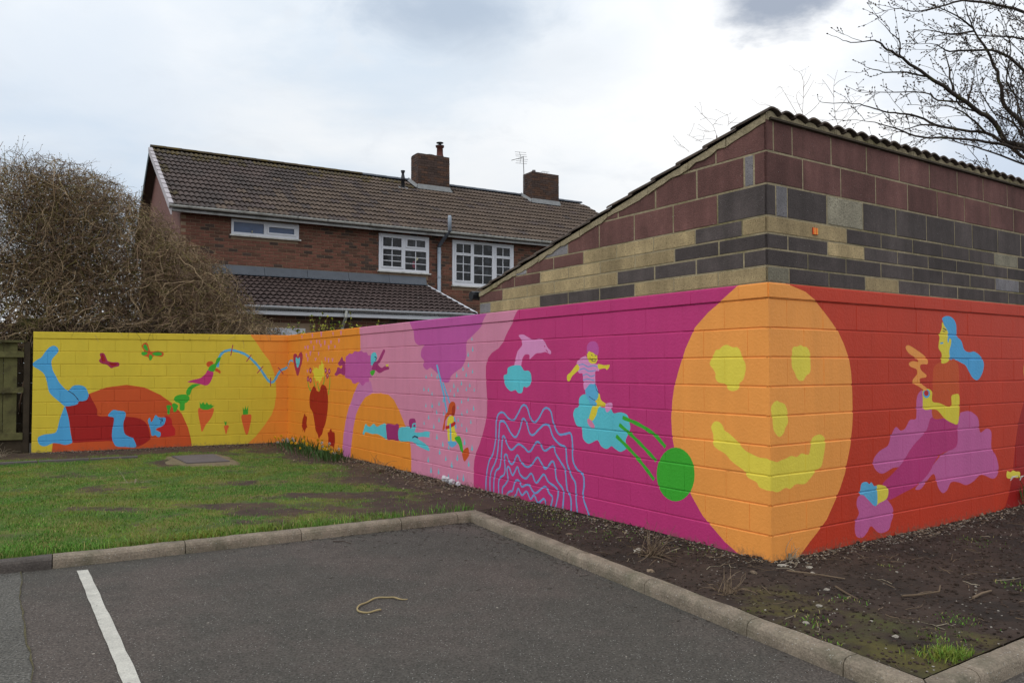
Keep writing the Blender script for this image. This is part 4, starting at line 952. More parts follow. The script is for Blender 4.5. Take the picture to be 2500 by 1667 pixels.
# sand-cement bedding under the roof tiles: along the verge (cracked into lengths) and under the waves of the high edge
t = 0.0; i = 0
WAVE = 0.168
while t < 4.19:
    t1 = min(4.2, t + rng.uniform(0.32, 0.6)); b = MB(); n_ = 5; top = []; bot = []
    for j in range(n_ + 1):
        q = t + 0.004 + (t1 - t - 0.008)*j/n_; top.append((q, VZ(q) + 0.004)); bot.append((q, VZ(q) - 0.036 - 0.03*rng.random()))
    prism(b, top + bot[::-1], FMt, -0.03, 0.006 + 0.006*rng.random())
    b.build('verge_bedding', M['mortar_tan'], garage); t = t1
def hump(t): return 2*abs(math.sin(math.pi*t))**0.8 - 1          # rounded crest, narrow pan
b = MB(); ns = int(LR/WAVE*8); up = [(LR*j/ns, 3.424 + 0.019*hump((LR*j/ns + 0.025)/WAVE)) for j in range(ns+1)]
for j in range(ns):
    prism(b, [(up[j][0], 3.372 - 0.006*math.sin(j*.37)), (up[j+1][0], 3.372 - 0.006*math.sin((j+1)*.37)), up[j+1], up[j]], WF['R'], -0.05, 0.001 + 0.004*math.sin(j*.9))
b.build('ridge_bedding', M['mortar_tan'], garage)
# roof tiles: a waved tile, closed all round, x across, y down the slope
def tile_mesh(name, w, l, rolls, amp, th, m, lift, seg=6):
    b = MB(); k = rolls*seg + 1; rows = 2
    prof = [(w*i/(k-1), amp*hump(rolls*i/(k-1))) for i in range(k)]
    vs = []
    for yy, zb in ((0, 0.0), (l, lift)):
        vs += [(x, yy, z + zb + th) for x, z in prof]
    for yy, zb in ((0, 0.0), (l, lift)):
        vs += [(x, yy, z + zb) for x, z in prof]
    fs = [(i, i+1, k+i+1, k+i) for i in range(k-1)] + [(k+i, k+i+1, 3*k+i+1, 3*k+i) for i in range(k-1)] + [(2*k+i+1, 2*k+i, i, i+1)[::-1] for i in range(k-1)]
    fs += [(0, k, 3*k, 2*k), (2*k-1, k-1, 3*k-1, 4*k-1)] + [(2*k+i, 3*k+i, 3*k+i+1, 2*k+i+1) for i in range(k-1)]
    b.add(vs, fs)
    me = b.mesh(name, [m]); bm = bmesh.new(); bm.from_mesh(me); bmesh.ops.recalc_face_normals(bm, faces=bm.faces); bm.to_mesh(me); bm.free()
    for pl in me.polygons: pl.use_smooth = False
    return me
sl = math.atan(0.2475); down = (-dM*math.cos(sl) - Vector((0, 0, math.sin(sl)))); upn = down.cross(dR); upn = upn if upn.z > 0 else -upn
GT = tile_mesh('garage_tile', 2*WAVE + 0.02, 0.36, 2, 0.019, 0.015, M['garage_tile'], 0.024, 10)
groof = MB(); groof.hexa([tuple(Vector(PC) + dR*s + down*d + Vector((0, 0, 3.398)) + upn*h) for h in (-0.03, -0.012) for s, d in ((0.03, -0.02), (LR, -0.02), (LR, 4.36), (0.03, 4.36))])
groof_o = groof.build('roof', M['fence_dark'], garage)
for r_ in range(14):
    for c_ in range(20):
        o = Vector(PC) + dR*(-0.025 + c_*2*WAVE) + down*(-0.034 + r_*0.312) + Vector((0, 0, 3.429)) + upn*(0.006 + rng.uniform(-.003, .004))
        m4 = Matrix.Identity(4); sk = rng.uniform(-0.012, 0.012)
        ax, ay = (dR + down*sk).normalized(), (down - dR*sk).normalized(); az = ax.cross(ay)
        if az.z < 0: az = -az
        for q, vec in enumerate((ax, ay, az)):
            for r3 in range(3): m4[r3][q] = vec[r3]
        m4.translation = o
        link('roof_tile', GT, groof_o, m4)
b = MB(); q0 = Vector(PC) - dM*4.30
b.tube([tuple(q0 - dR*0.06 + Vector((0, 0, 2.345))), tuple(q0 + dR*LR + Vector((0, 0, 2.345)))], 0.055, 8); b.build('gutter', M['black_metal'], garage)
# small orange reflector plate on the garage
sg = empty('reflector_plate', WF['R'](0.59, 0.0, 2.562), 'small bright orange plate with vertical bars fixed to a tan garage block', 'sign')
b = MB(); b.box(0.557, 0.624, 0.0005, 0.006, 2.534, 2.590, 0, WF['R']); b.build('plate', M['sign_gap'], sg)
for i in range(4):
    b = MB(); x = 0.559 + i*0.0165; b.box(x, x + 0.0135, 0.006, 0.010, 2.536, 2.588, 0, WF['R']); b.build('bar', M['sign_orange'] if i % 2 == 0 else M['sign_bar'], sg)

# ------------------------------------------------------------------ brick house behind
PHI = R(59); hu = Vector((math.sin(PHI), math.cos(PHI), 0)); hn = Vector((hu.y, -hu.x, 0)); HP = Vector((-7.2863, 20.5, 0))
def HF(u, o, z): return (HP.x + hu.x*u + hn.x*o, HP.y + hu.y*u + hn.y*o, z)
house = empty('brick_house', HF(0, 0, 0), 'two storey red brick house row with a brown tiled roof and two chimneys', 'house')
UL, UR = -1.35, 14.4; EAVE_O, EAVE_Z, RIDGE_O, RIDGE_Z = 0.30, 5.56, -4.6, 8.22
slope = (RIDGE_Z - EAVE_Z) / (EAVE_O - RIDGE_O)
WINS = [(-0.12, 1.66, 4.97, 5.40), (3.99, 5.58, 4.27, 5.385), (6.37, 8.55, 3.96, 5.385)]
wall_o = None
b = MB()
b.box(UL, UR, -9.2, -0.012, 0.0, 5.50, 0, HF)
prism(b, [(-0.012, 5.50), (RIDGE_O, RIDGE_Z - 0.22), (-9.2, 5.50)], lambda o, u, z: HF(u, o, z), UL, UR, 1)
wall_o = b.build('wall', [M['brick_mortar'], M['gable_brick']], house)
b = MB(); prism(b, [(-0.03, 0.0), (-9.18, 0.0), (-9.18, 5.5), (RIDGE_O, RIDGE_Z - 0.24), (-0.03, 5.5)], lambda o, u, z: HF(u, o, z), UL - 0.01, UL + 0.2); b.build('gable_wall', M['gable_brick'], wall_o)
BP, BRH, BRL = 0.0852, 0.0715, 0.2345
brick_me = {}
for nm in ('house_brick', 'house_brick_brown', 'house_brick_dark'):
    bb = MB(); h, l = BRH/2, (BRL-0.0150)/2
    bb.add([(-l, -.03, -h), (l, -.03, -h), (l, -.03, h), (-l, -.03, h), (-l, .010, -h), (l, .010, -h), (l, .010, h), (-l, .010, h), (-l+.003, .0125, -h+.003), (l-.003, .0125, -h+.003), (l-.003, .0125, h-.003), (-l+.003, .0125, h-.003)],
           [(0, 1, 5, 4), (1, 2, 6, 5), (2, 3, 7, 6), (3, 0, 4, 7), (4, 5, 9, 8), (5, 6, 10, 9), (6, 7, 11, 10), (7, 4, 8, 11), (8, 9, 10, 11)])
    brick_me[nm] = bb.mesh('brick', [M[nm]])
HM = Matrix(((hu.x, hn.x, 0, 0), (hu.y, hn.y, 0, 0), (0, 0, 1, 0), (0, 0, 0, 1)))
rest = MB(); count = 0; cand = []
z = 5.47 - BP/2; row = 0
while z > 2.9:
    u = UL + 0.115 + (0.117 if row % 2 else 0)
    while u < UR - 0.1:
        w0, w1 = u - BRL/2, u + BRL/2
        r_ = rng.random(); old = u > 2.87
        nm = 'house_brick' if r_ < (0.50 if old else 0.74) else 'house_brick_brown' if r_ < (0.80 if old else 0.88) else 'house_brick_dark'
        if not (u < 5.5 and z < 4.16):
            spans = [(w0, w1)]
            for a, c, d, e in WINS:
                if d - 0.04 < z + BRH/2 and z - BRH/2 < e + 0.002:
                    spans = [q for p in spans for q in ((p[0], min(p[1], a)), (max(p[0], c), p[1])) if q[1] - q[0] > 0.02]
            for p in spans: cand.append(((p[0] + p[1])/2, z, nm, (p[1] - p[0])/BRL))
        u += BRL
    z -= BP; row += 1
cand.sort(key=lambda c: (c[0] < 0.2) * 100 + (c[0] > 9.2)*100 + c[0] + rng.random()*0.5)
for i, (u, z, nm, wd) in enumerate(cand):
    if i < 300:
        m4 = HM @ Matrix.Diagonal((wd, 1, 1, 1)); m4.translation = Vector(HF(u, -0.012 + rng.uniform(-.0015, .0015), z)); link('brick', brick_me[nm], wall_o, m4)
    else:
        k = ('house_brick', 'house_brick_brown', 'house_brick_dark').index(nm); me = brick_me[nm]
        rest.add([HF(u + v.co.x*wd, -0.012 + v.co.y, z + v.co.z) for v in me.vertices], [tuple(p.vertices) for p in me.polygons], k)
rest.build('brick', [M['house_brick'], M['house_brick_brown'], M['house_brick_dark']], wall_o, 'stuff')

def window(u0, u1, z0, z1, lights, off, glass, sill=True, name='window'):
    us = sorted({u0, u1, *[l[0] for l in lights], *[l[1] for l in lights]}); zs = sorted({z0, z1, *[l[2] for l in lights], *[l[3] for l in lights]})
    b = MB()
    for i in range(len(us)-1):
        for j in range(len(zs)-1):
            cu, cz = (us[i]+us[i+1])/2, (zs[j]+zs[j+1])/2
            if not any(l[0] < cu < l[1] and l[2] < cz < l[3] for l in lights): b.box(us[i], us[i+1], off - 0.08, off, zs[j], zs[j+1], 0, HF)
    for l in lights:
        nx, nz = l[4], l[5]
        for i in range(1, nx):
            u = l[0] + (l[1]-l[0])*i/nx; b.box(u - 0.011, u + 0.011, off - 0.034, off - 0.010, l[2], l[3], 0, HF)
        for j in range(1, nz):
            zz_ = l[2] + (l[3]-l[2])*j/nz; b.box(l[0], l[1], off - 0.034, off - 0.012, zz_ - 0.010, zz_ + 0.010, 0, HF)
        if len(l) > 6:                                  # opening casement: raised sash round the light
            e = 0.045
            for a, c, d, f_ in ((l[0]-e, l[1]+e, l[3], l[3]+e), (l[0]-e, l[1]+e, l[2]-e, l[2]), (l[0]-e, l[0], l[2], l[3]), (l[1], l[1]+e, l[2], l[3])): b.box(a, c, off, off + 0.018, d, f_, 0, HF)
    w = b.build(name, M['upvc'], house)
    for l in lights:
        nx, nz = l[4], l[5]
        for i in range(nx):
            for j in range(nz):
                pu0, pu1 = l[0] + (l[1]-l[0])*i/nx, l[0] + (l[1]-l[0])*(i+1)/nx; pz0, pz1 = l[2] + (l[3]-l[2])*j/nz, l[2] + (l[3]-l[2])*(j+1)/nz
                b = MB(); b.box(pu0 + 0.001, pu1 - 0.001, off - 0.039, off - 0.030 + rng.uniform(-.001, .001), pz0 + 0.001, pz1 - 0.001, 0, HF); b.build('pane', glass, w)
    if sill:
        b = MB(); b.box(u0 - 0.04, u1 + 0.05, off - 0.06, off + 0.055, z0 - 0.035, z0 + 0.002, 0, HF); b.build('sill', M['upvc_dirty'], w)
    return w
window(-0.12, 1.66, 4.985, 5.40, [(-0.06, 0.72, 5.06, 5.33, 1, 1), (0.85, 1.53, 5.115, 5.265, 1, 1, 1)], 0.032, M['glass_blue'])
window(3.99, 5.58, 4.29, 5.385, [(4.11, 4.69, 5.01, 5.27, 2, 1, 1), (4.11, 4.69, 4.43, 4.93, 2, 3, 1), (4.87, 5.45, 5.06, 5.26, 2, 1, 1), (4.81, 5.49, 4.37, 4.93, 2, 3)], 0.032, M['glass_dark'])
window(6.37, 8.55, 3.985, 5.385, [(6.49, 7.0, 5.0, 5.27, 2, 1, 1), (6.49, 7.0, 4.15, 4.92, 2, 3, 1), (7.11, 7.76, 4.98, 5.30, 2, 1), (7.11, 7.76, 4.08, 4.92, 2, 3), (7.91, 8.41, 5.0, 5.26, 2, 1, 1), (7.91, 8.41, 4.15, 4.92, 2, 3, 1)], 0.032, M['glass_dark'])
# ornaments on the window sills inside are seen flat against the glass
b = MB(); b.blob(HF(0.42, 0.006, 5.10), 0.05, 0, 4, (1, .25, 1)); b.build('ornament', M['ornament'], house)
b = MB(); b.blob(HF(5.16, 0.004, 4.70), 0.085, 0, 9, (1.3, .05, .8)); b.build('ornament', M['ornament'], house)
b = MB(); b.blob(HF(5.10, 0.004, 4.52), 0.085, 0, 10, (.9, .05, 1.2)); b.build('ornament', M['curtain'], house)
# roof: deck with individual tiles
TG, TWD = 0.412, 0.27
roof = MB()
e0, r0 = (EAVE_O, EAVE_Z), (RIDGE_O, RIDGE_Z)
prism(roof, [(EAVE_O, EAVE_Z - 0.10), (EAVE_O, EAVE_Z - 0.03), (RIDGE_O, RIDGE_Z - 0.03), (-9.5, EAVE_Z - 0.03), (-9.5, EAVE_Z - 0.10), (RIDGE_O, RIDGE_Z - 0.12)], lambda o, u, z: HF(u, o, z), UL - 0.26, UR + 0.2)
roof_o = roof.build('roof', M['house_tile'], house)
dn = (hn*1.0 - Vector((0, 0, slope))).normalized(); hup = hu.cross(dn); hup = hup if hup.z > 0 else -hup
def tile_frame(u, dist, ridge_pt, lift=0.0):
    m4 = Matrix.Identity(4)
    for q, vec in enumerate((hu, dn_, hup_)):
        for r3 in range(3): m4[r3][q] = vec[r3]
    m4.translation = Vector(ridge_pt) + hu*u + dn_*dist + hup_*lift
    return m4
TM = {n_: tile_mesh('roof_tile', TWD + 0.004, TG + 0.05, 2, 0.021, 0.013, M[n_], 0.042, 6) for n_ in ('house_tile', 'house_tile_moss', 'house_tile_tan')}
dn_, hup_ = dn, hup
rows_n = 13; slen = math.hypot(EAVE_O - RIDGE_O, RIDGE_Z - EAVE_Z); ncol = int((UR + 0.2 - UL + 0.26)/TWD)
rest = MB(); made = 0; places = [(c, r_) for c in range(ncol) for r_ in range(rows_n)]
CH = [(6.93, 8.17, -3.80, -4.42, 9.05), (11.72, 12.98, -3.85, -4.5, 8.97)]
for c, r_ in places:
    u = UL - 0.26 + c*TWD; dist = slen - (rows_n - r_)*TG + 0.03
    o_mid = RIDGE_O + (dist + TG*.5)*math.cos(math.atan(slope))
    if any(a - 0.1 < u + TWD/2 < d + 0.1 and o_mid < f + 0.08 for a, d, f, g_, z_ in CH): continue
    moss = (r_ <= 1 and u < 6.5 and rng.random() < 0.85 - 0.6*r_) or (c < 1 and rng.random() < 0.3)
    kind_ = 'house_tile_moss' if moss else 'house_tile_tan' if rng.random() < sstep(2.5, 6.0, u + 0.4*r_) * 0.9 else 'house_tile'; me = TM[kind_]
    m4 = tile_frame(u, dist - 0.0, HF(0, RIDGE_O, RIDGE_Z), 0.004 + rng.uniform(-.003, .003))
    if made < 300 : link('roof_tile', me, roof_o, m4); made += 1
    else: rest.add([m4 @ v.co for v in me.vertices], [tuple(p.vertices) for p in me.polygons], ('house_tile', 'house_tile_moss', 'house_tile_tan').index(kind_))
rest.build('roof_tile', [M['house_tile'], M['house_tile_moss'], M['house_tile_tan']], roof_o, 'stuff')
u = UL - 0.26
while u < UR + 0.1:                                    # ridge tiles, half round
    b = MB(); n_ = 7; prof = [(0.12*math.cos(math.pi*j/(n_-1)), 0.085*math.sin(math.pi*j/(n_-1))) for j in range(n_)]
    vs = [HF(uu, RIDGE_O + o, RIDGE_Z - 0.01 + z + rz) for uu, rz in ((u + .004, 0.0), (u + 0.447, 0.006)) for o, z in prof]
    b.add(vs, [(j, j+1, n_+j+1, n_+j) for j in range(n_-1)] + [tuple(range(n_))[::-1], tuple(range(n_, 2*n_))])
    b.build('ridge_tile', M['house_tile_moss'] if u < 5 else M['lead'], roof_o); u += 0.45
for r_ in range(rows_n):                               # pale caps along the verge
    dist = slen - (rows_n - r_)*TG + 0.03; b = MB(); o_ = Vector(HF(UL - 0.30, RIDGE_O, RIDGE_Z))
    cs = [o_ + hu*a + dn*(dist + d) + hup*h for h in (-0.09, 0.055) for a, d in ((-0.03, 0.0), (0.075, 0.0), (0.075, TG + 0.015), (-0.03, TG + 0.015))]
    for j in (6, 7): cs[j] += hup*0.022
    b.hexa([tuple(c) for c in cs]); b.build('verge_cap', M['verge_grey'], roof_o)
b = MB(); prism(b, [(EAVE_O + .02, EAVE_Z - 0.06), (RIDGE_O, RIDGE_Z - 0.06), (RIDGE_O, RIDGE_Z - 0.25), (EAVE_O + .02, EAVE_Z - 0.25)], lambda o, u, z: HF(u, o, z), UL - 0.285, UL - 0.255); b.build('bargeboard', M['verge_grey'], roof_o)
b = MB(); prism(b, [(-9.5, EAVE_Z - 0.04), (RIDGE_O, RIDGE_Z - 0.02), (RIDGE_O, RIDGE_Z - 0.25), (-9.5, EAVE_Z - 0.25)], lambda o, u, z: HF(u, o, z), UL - 0.285, UL - 0.255); b.build('bargeboard', M['barge_dark'], roof_o)
b = MB(); prism(b, [(EAVE_O, EAVE_Z - 0.14), (RIDGE_O, RIDGE_Z - 0.16), (-9.5, EAVE_Z - 0.14), (-9.5, EAVE_Z - 0.16), (RIDGE_O, RIDGE_Z - 0.19), (EAVE_O, EAVE_Z - 0.17)], lambda o, u, z: HF(u, o, z), UL - 0.254, UL + 0.02); b.build('soffit', M['soffit'], roof_o)
def half_gutter(name, u0, u1, o, z, r_, m, parent):
    b = MB(); n_ = 8; prof = [(r_*math.cos(math.pi + math.pi*j/(n_-1)), r_*math.sin(math.pi + math.pi*j/(n_-1))) for j in range(n_)]
    prof2 = [(p[0]*.88, p[1]*.88) for p in prof][::-1]; pr = prof + prof2; k = len(pr); ns = 8
    vs = [HF(u0 + (u1-u0)*i/ns, o + a, z + c + 0.004*math.sin(i*2.1)) for i in range(ns+1) for a, c in pr]
    b.add(vs, [(i*k + j, i*k + (j+1) % k, (i+1)*k + (j+1) % k, (i+1)*k + j) for i in range(ns) for j in range(k)] + [tuple(range(k)), tuple(ns*k + j for j in range(k))])
    return b.build(name, m, parent)
gut = half_gutter('gutter', UL - 0.33, UR, EAVE_O + 0.065, EAVE_Z - 0.005, 0.062, M['upvc_dirty'], house)
for u in (-0.0, 1.52, 2.35, 4.3, 5.1, 6.9, 8.0, 9.4):
    half_gutter('gutter_joint', u - .03, u + .03, EAVE_O + .065, EAVE_Z - .009, 0.067, M['fascia_grey'], gut)
b = MB(); b.box(UL - 0.25, UR, EAVE_O - 0.03, EAVE_O, EAVE_Z - 0.155, EAVE_Z - 0.025, 0, HF); b.build('fascia', M['fascia_grey'], house)
b = MB(); b.box(UL - 0.25, UR, -0.01, EAVE_O - 0.03, EAVE_Z - 0.09, EAVE_Z - 0.075, 0, HF); b.build('soffit', M['soffit'], house)
# soil and vent pipe
pipe = [(5.895, 0.075, 1.0), (5.895, 0.075, 5.10), (5.90, 0.085, 5.16), (5.97, 0.22, 5.33), (6.055, 0.37, 5.52), (6.075, 0.41, 5.58)]
b = MB(); b.tube([HF(*p) for p in pipe[:2]], 0.056, 12); b.tube([HF(6.075, 0.42, 5.56), HF(6.075, 0.42, 5.98), HF(6.075, 0.42, 6.03)], [0.057, 0.057, 0.04], 12); pp = b.build('soil_pipe', M['pipe_grey'], house, None, True)
b = MB(); b.tube([HF(*p) for p in pipe[1:]] + [HF(6.075, 0.42, 5.62)], 0.058, 12); b.build('pipe_bend', M['pipe_dark'], pp, None, True)
for z_ in (4.95, 4.2): 
    b = MB(); b.tube([HF(5.895, 0.075, z_ - .03), HF(5.895, 0.075, z_ + .03)], 0.064, 12); b.build('pipe_collar', M['pipe_grey'], pp)
# chimneys
def chimney(u0, u1, o1, o0, top, pot_u, cowl):
    b = MB(); zb = 6.9; b.box(u0 + .012, u1 - .012, o0 + .012, o1 - .012, zb, top, 0, HF); ch = b.build('chimney', M['chimney_mortar'], roof_o)
    br = MB(); z_ = zb; r_ = 0
    while z_ < top - 0.02:
        for side in range(4):
            a0, a1 = (u0, u1) if side in (0, 2) else (o0, o1); n_ = max(1, round((a1-a0)/BRL)); w = (a1-a0)/n_; sh = w/2 if (r_+side) % 2 else 0
            xs = sorted({a0, a1, *[a0 + sh + w*i for i in range(1 if not sh else 0, n_)]})
            for i in range(len(xs)-1):
                s0, s1 = xs[i] + .005, xs[i+1] - .005; k = rng.choice((0, 0, 1, 1, 2)); j = rng.uniform(-.004, .004)
                if side == 0: br.box(s0, s1, o1 - .02, o1 + j, z_ + .005, z_ + BP - .005, k, HF)
                elif side == 2: br.box(s0, s1, o0 + j, o0 + .02, z_ + .005, z_ + BP - .005, k, HF)
                elif side == 1: br.box(u1 - .02, u1 + j, s0, s1, z_ + .005, z_ + BP - .005, k, HF)
                else: br.box(u0 + j, u0 + .02, s0, s1, z_ + .005, z_ + BP - .005, k, HF)
        z_ += BP; r_ += 1
    br.build('brick', [M['chimney_brick'], M['house_brick_dark'], M['house_brick_dark']], ch, 'stuff')
    b = MB(); uc, oc = (u0+u1)/2, (o0+o1)/2                # uneven mortar flaunching on top
    n_ = 12
    for i in range(n_):
        a, c = u0 + (u1-u0)*i/n_, u0 + (u1-u0)*(i+1)/n_; f = lambda u: 0.05*(1 - abs(u-uc)/(u1-u0)*1.6) + 0.01*math.sin(u*17)
        b.hexa([HF(a, o0, top), HF(c, o0, top), HF(c, o1, top), HF(a, o1, top), HF(a, o0+.16, top + .02 + f(a)), HF(c, o0+.16, top + .02 + f(c)), HF(c, o1-.16, top + .02 + f(c)), HF(a, o1-.16, top + .02 + f(a))])
    b.build('flaunching', M['concrete_dark'], ch)
    rz = lambda o: EAVE_Z + slope*(EAVE_O - o)
    b = MB(); e = 0.02
    b.hexa([HF(u0 - .03, o1 + .012, rz(o1) + .03), HF(u1 + .03, o1 + .012, rz(o1) + .03), HF(u1 + .05, o1 + .10, rz(o1 + .1) + .035), HF(u0 - .05, o1 + .10, rz(o1 + .1) + .035),
            HF(u0 - .012, o1 + .004, rz(o1) + .17), HF(u1 + .012, o1 + .004, rz(o1) + .17), HF(u1 + .012, o1 + .012, rz(o1) + .17), HF(u0 - .012, o1 + .012, rz(o1) + .17)])
    for s_, uu in ((-1, u0), (1, u1)):
        b.hexa([HF(uu, o1 + .03, rz(o1) - .0), HF(uu + s_*.11, o1 + .06, rz(o1) + .02), HF(uu + s_*.11, RIDGE_O, RIDGE_Z + .03), HF(uu, RIDGE_O, RIDGE_Z + .0),
                HF(uu, o1 + .01, rz(o1) + .13), HF(uu + s_*.014, o1 + .01, rz(o1) + .13), HF(uu + s_*.014, RIDGE_O, RIDGE_Z + .12), HF(uu, RIDGE_O, RIDGE_Z + .12)])
    b.build('flashing', M['lead_light'], ch)
    def lathe(pts, c, m, name):
        bb = MB(); n2 = 14; vs = [HF(c[0] + r0_*math.cos(2*math.pi*j/n2), c[1] + r0_*math.sin(2*math.pi*j/n2), z0_) for r0_, z0_ in pts for j in range(n2)]
        bb.add(vs, [(i*n2 + j, i*n2 + (j+1) % n2, (i+1)*n2 + (j+1) % n2, (i+1)*n2 + j) for i in range(len(pts)-1) for j in range(n2)] + [tuple(range(n2))[::-1], tuple((len(pts)-1)*n2 + j for j in range(n2))])
        return bb.build(name, m, ch, None, True)
    if cowl:
        lathe([(0.17, top + .03), (0.13, top + .10), (0.115, top + .16), (0.11, top + .40), (0.15, top + .41), (0.15, top + .44), (0.09, top + .45)], (pot_u, oc), M['terracotta'], 'pot')
        lathe([(0.155, top + .445), (0.16, top + .47), (0.06, top + .49), (0.05, top + .56), (0.13, top + .565), (0.13, top + .585), (0.02, top + .61)], (pot_u, oc), M['black_metal'], 'cowl')
    else:
        lathe([(0.075, top), (0.07, top + .2), (0.055, top + .2), (0.05, top + .05)], (pot_u, oc), M['concrete_dark'], 'pot')
    return ch
ch1 = chimney(*CH[0], 7.93, True)
ch2 = chimney(*CH[1], 12.02, False)
b = MB()
for k in range(3):                                       # wire guard on the second chimney
    b.tube([HF(12.40 + .12*k, -4.2, 9.0), HF(12.40 + .12*k, -4.2, 9.17)], 0.006, 4)
for zz_ in (9.09, 9.165): b.tube([HF(12.36, -4.2, zz_), HF(12.70, -4.2, zz_)], 0.006, 4); b.tube([HF(12.36, -4.1, zz_), HF(12.70, -4.1, zz_)], 0.006, 4)
b.build('wire_guard', M['aerial_metal'], ch2)
b = MB(); vu, vo = 6.25, -3.55; vz = EAVE_Z + slope*(EAVE_O - vo)
n2 = 12; prof = [(0.062, -.1), (0.062, .30), (0.10, .31), (0.10, .325), (0.075, .35), (0.045, .50), (0.045, .52), (0.075, .60), (0.075, .625), (0.01, .63)]
b.add([HF(vu + r0_*math.cos(2*math.pi*j/n2), vo + r0_*math.sin(2*math.pi*j/n2), vz + z0_) for r0_, z0_ in prof for j in range(n2)], [(i*n2 + j, i*n2 + (j+1) % n2, (i+1)*n2 + (j+1) % n2, (i+1)*n2 + j) for i in range(len(prof)-1) for j in range(n2)])
vent = b.build('vent_pipe', M['black_metal'], roof_o, None, True)
b = MB(); b.hexa([HF(u_, o_, EAVE_Z + slope*(EAVE_O - o_) + h) for h in (0.035, 0.05) for u_, o_ in ((vu-.16, vo-.12), (vu+.2, vo-.12), (vu+.2, vo+.16), (vu-.16, vo+.16))]); b.build('flashing', M['lead_light'], vent)
# television aerial clamped to the second chimney
aer = empty('tv_aerial', HF(11.58, -4.2, 8.5), 'thin metal television aerial on a mast beside the smaller chimney', 'aerial')
b = MB(); b.tube([HF(11.60, -4.2, 8.42), HF(11.55, -4.2, 9.66)], 0.014, 6); b.build('mast', M['aerial_metal'], aer)
b = MB(); b.tube([HF(11.6, -4.2, 8.62), HF(11.74, -4.2, 8.62)], 0.012, 5); b.tube([HF(11.6, -4.2, 8.50), HF(11.74, -4.2, 8.50)], 0.012, 5); b.build('bracket', M['aerial_metal'], aer)
b = MB(); b.tube([HF(11.56, -4.2, 9.63), HF(10.90, -4.0, 9.37)], 0.012, 5); b.build('boom', M['aerial_metal'], aer)
for i, (zz_, du) in enumerate(((9.80, -.13), (9.71, -.11), (9.64, -.09), (9.54, -.05), (9.46, -.08), (9.37, -.10))):
    b = MB(); b.tube([HF(11.5 + du - .14, -4.3, zz_ + .015), HF(11.5 + du + .22, -4.05, zz_ - .03)], 0.007, 4); b.build('rod', M['aerial_metal'], aer)
b = MB(); b.tube([HF(11.37, -4.2, 9.81), HF(11.45, -4.2, 9.60), HF(11.40, -4.2, 9.36)], 0.009, 4); b.build('spine', M['aerial_metal'], aer)

# single storey extension with its own lean-to roof
X0, X1, XO, XZ, XT = -0.62, 5.50, 3.15, 2.90, 3.93
xs_ = (XT - XZ)/XO
b = MB(); b.box(X0 + .25, X1 - .2, 0.0, 2.86, 0.0, 2.72, 0, HF); ext = b.build('extension_wall', M['brick_mortar'], house)
rest = MB(); z = 2.70 - BP/2; row = 0
while z > 1.5:
    u = X0 + .37 + (0.117 if row % 2 else 0)
    while u < X1 - .3:
        if not (0.02 - BRL/2 < u < 1.06 + BRL/2 and z < 2.49):
            k = rng.choice((0, 1, 1, 2)); me = brick_me['house_brick']
            rest.add([HF(u + v.co.x, 2.862 + v.co.y, z + v.co.z) for v in me.vertices], [tuple(p.vertices) for p in me.polygons], k)
        u += BRL
    z -= BP; row += 1
rest.build('brick', [M['house_brick'], M['house_brick_brown'], M['house_brick_dark']], ext, 'stuff')
b = MB(); prism(b, [(0.01, XT - 0.05), (XO, XZ - 0.05), (XO, XZ - 0.12), (0.01, XT - 0.12)], lambda o, u, z: HF(u, o, z), X0, X1); xroof = b.build('extension_roof', M['low_tile'], house)
dn_ = (hn*1.0 - Vector((0, 0, xs_))).normalized(); hup_ = hu.cross(dn_); hup_ = hup_ if hup_.z > 0 else -hup_
XL = math.hypot(XO, XT - XZ); XG = XL/9; XW = 0.306
XM = tile_mesh('low_tile', XW + .004, XG + .05, 2, 0.026, 0.014, M['low_tile'], 0.046, 6)
for r_ in range(9):
    for c in range(20):
        m4 = tile_frame(X0 + c*XW, r_*XG + 0.0, HF(0, 0.0, XT), -0.028 + rng.uniform(-.003, .003)); link('roof_tile', XM, xroof, m4)
for r_ in range(9):
    for uu in (X0 - .02, X1 - .005):
        o_ = Vector(HF(uu, 0.0, XT)) + dn_*(r_*XG)
        cs = [o_ + hu*a + dn_*d + hup_*h for h in (-0.08, 0.03) for a, d in ((-.02, .01), (.05, .01), (.05, XG), (-.02, XG))]
        b = MB(); b.hexa([tuple(c) for c in cs]); b.build('verge_cap', M['upvc'] if uu > 0 else M['low_tile'], xroof)
prev = X0 + .02
for u in (0.74, 1.90, 3.08, 4.3, 5.49):
    b = MB(); b.hexa([HF(prev, 0.0, XT + .25), HF(u - .006, 0.0, XT + .25), HF(u - .006, 0.016, XT + .25), HF(prev, 0.016, XT + .25), HF(prev, 0.0, XT - .02), HF(u - .006, 0.0, XT - .02), HF(u - .006, 0.10, XT + .005), HF(prev, 0.10, XT + .005)])
    b.hexa([HF(prev, 0.016, XT + .055), HF(u - .006, 0.016, XT + .055), HF(u - .006, 0.022, XT + .055), HF(prev, 0.022, XT + .055), HF(prev, .11, XT + .015), HF(u - .006, .11, XT + .015), HF(u - .006, .20, XT - .012), HF(prev, .20, XT - .012)], 0)
    b.build('lead_flashing', M['lead'], xroof); prev = u + .004
half_gutter('gutter', X0, X1 - .1, XO + 0.06, XZ - 0.005, 0.058, M['upvc'], house)
b = MB(); b.box(X0, X1 - .05, XO - 0.025, XO, XZ - 0.20, XZ - 0.02, 0, HF); b.build('fascia', M['upvc'], house)
b = MB(); b.box(X0, X1 - .05, 2.86, XO - .025, XZ - 0.20, XZ - 0.185, 0, HF); b.build('soffit', M['upvc'], house)
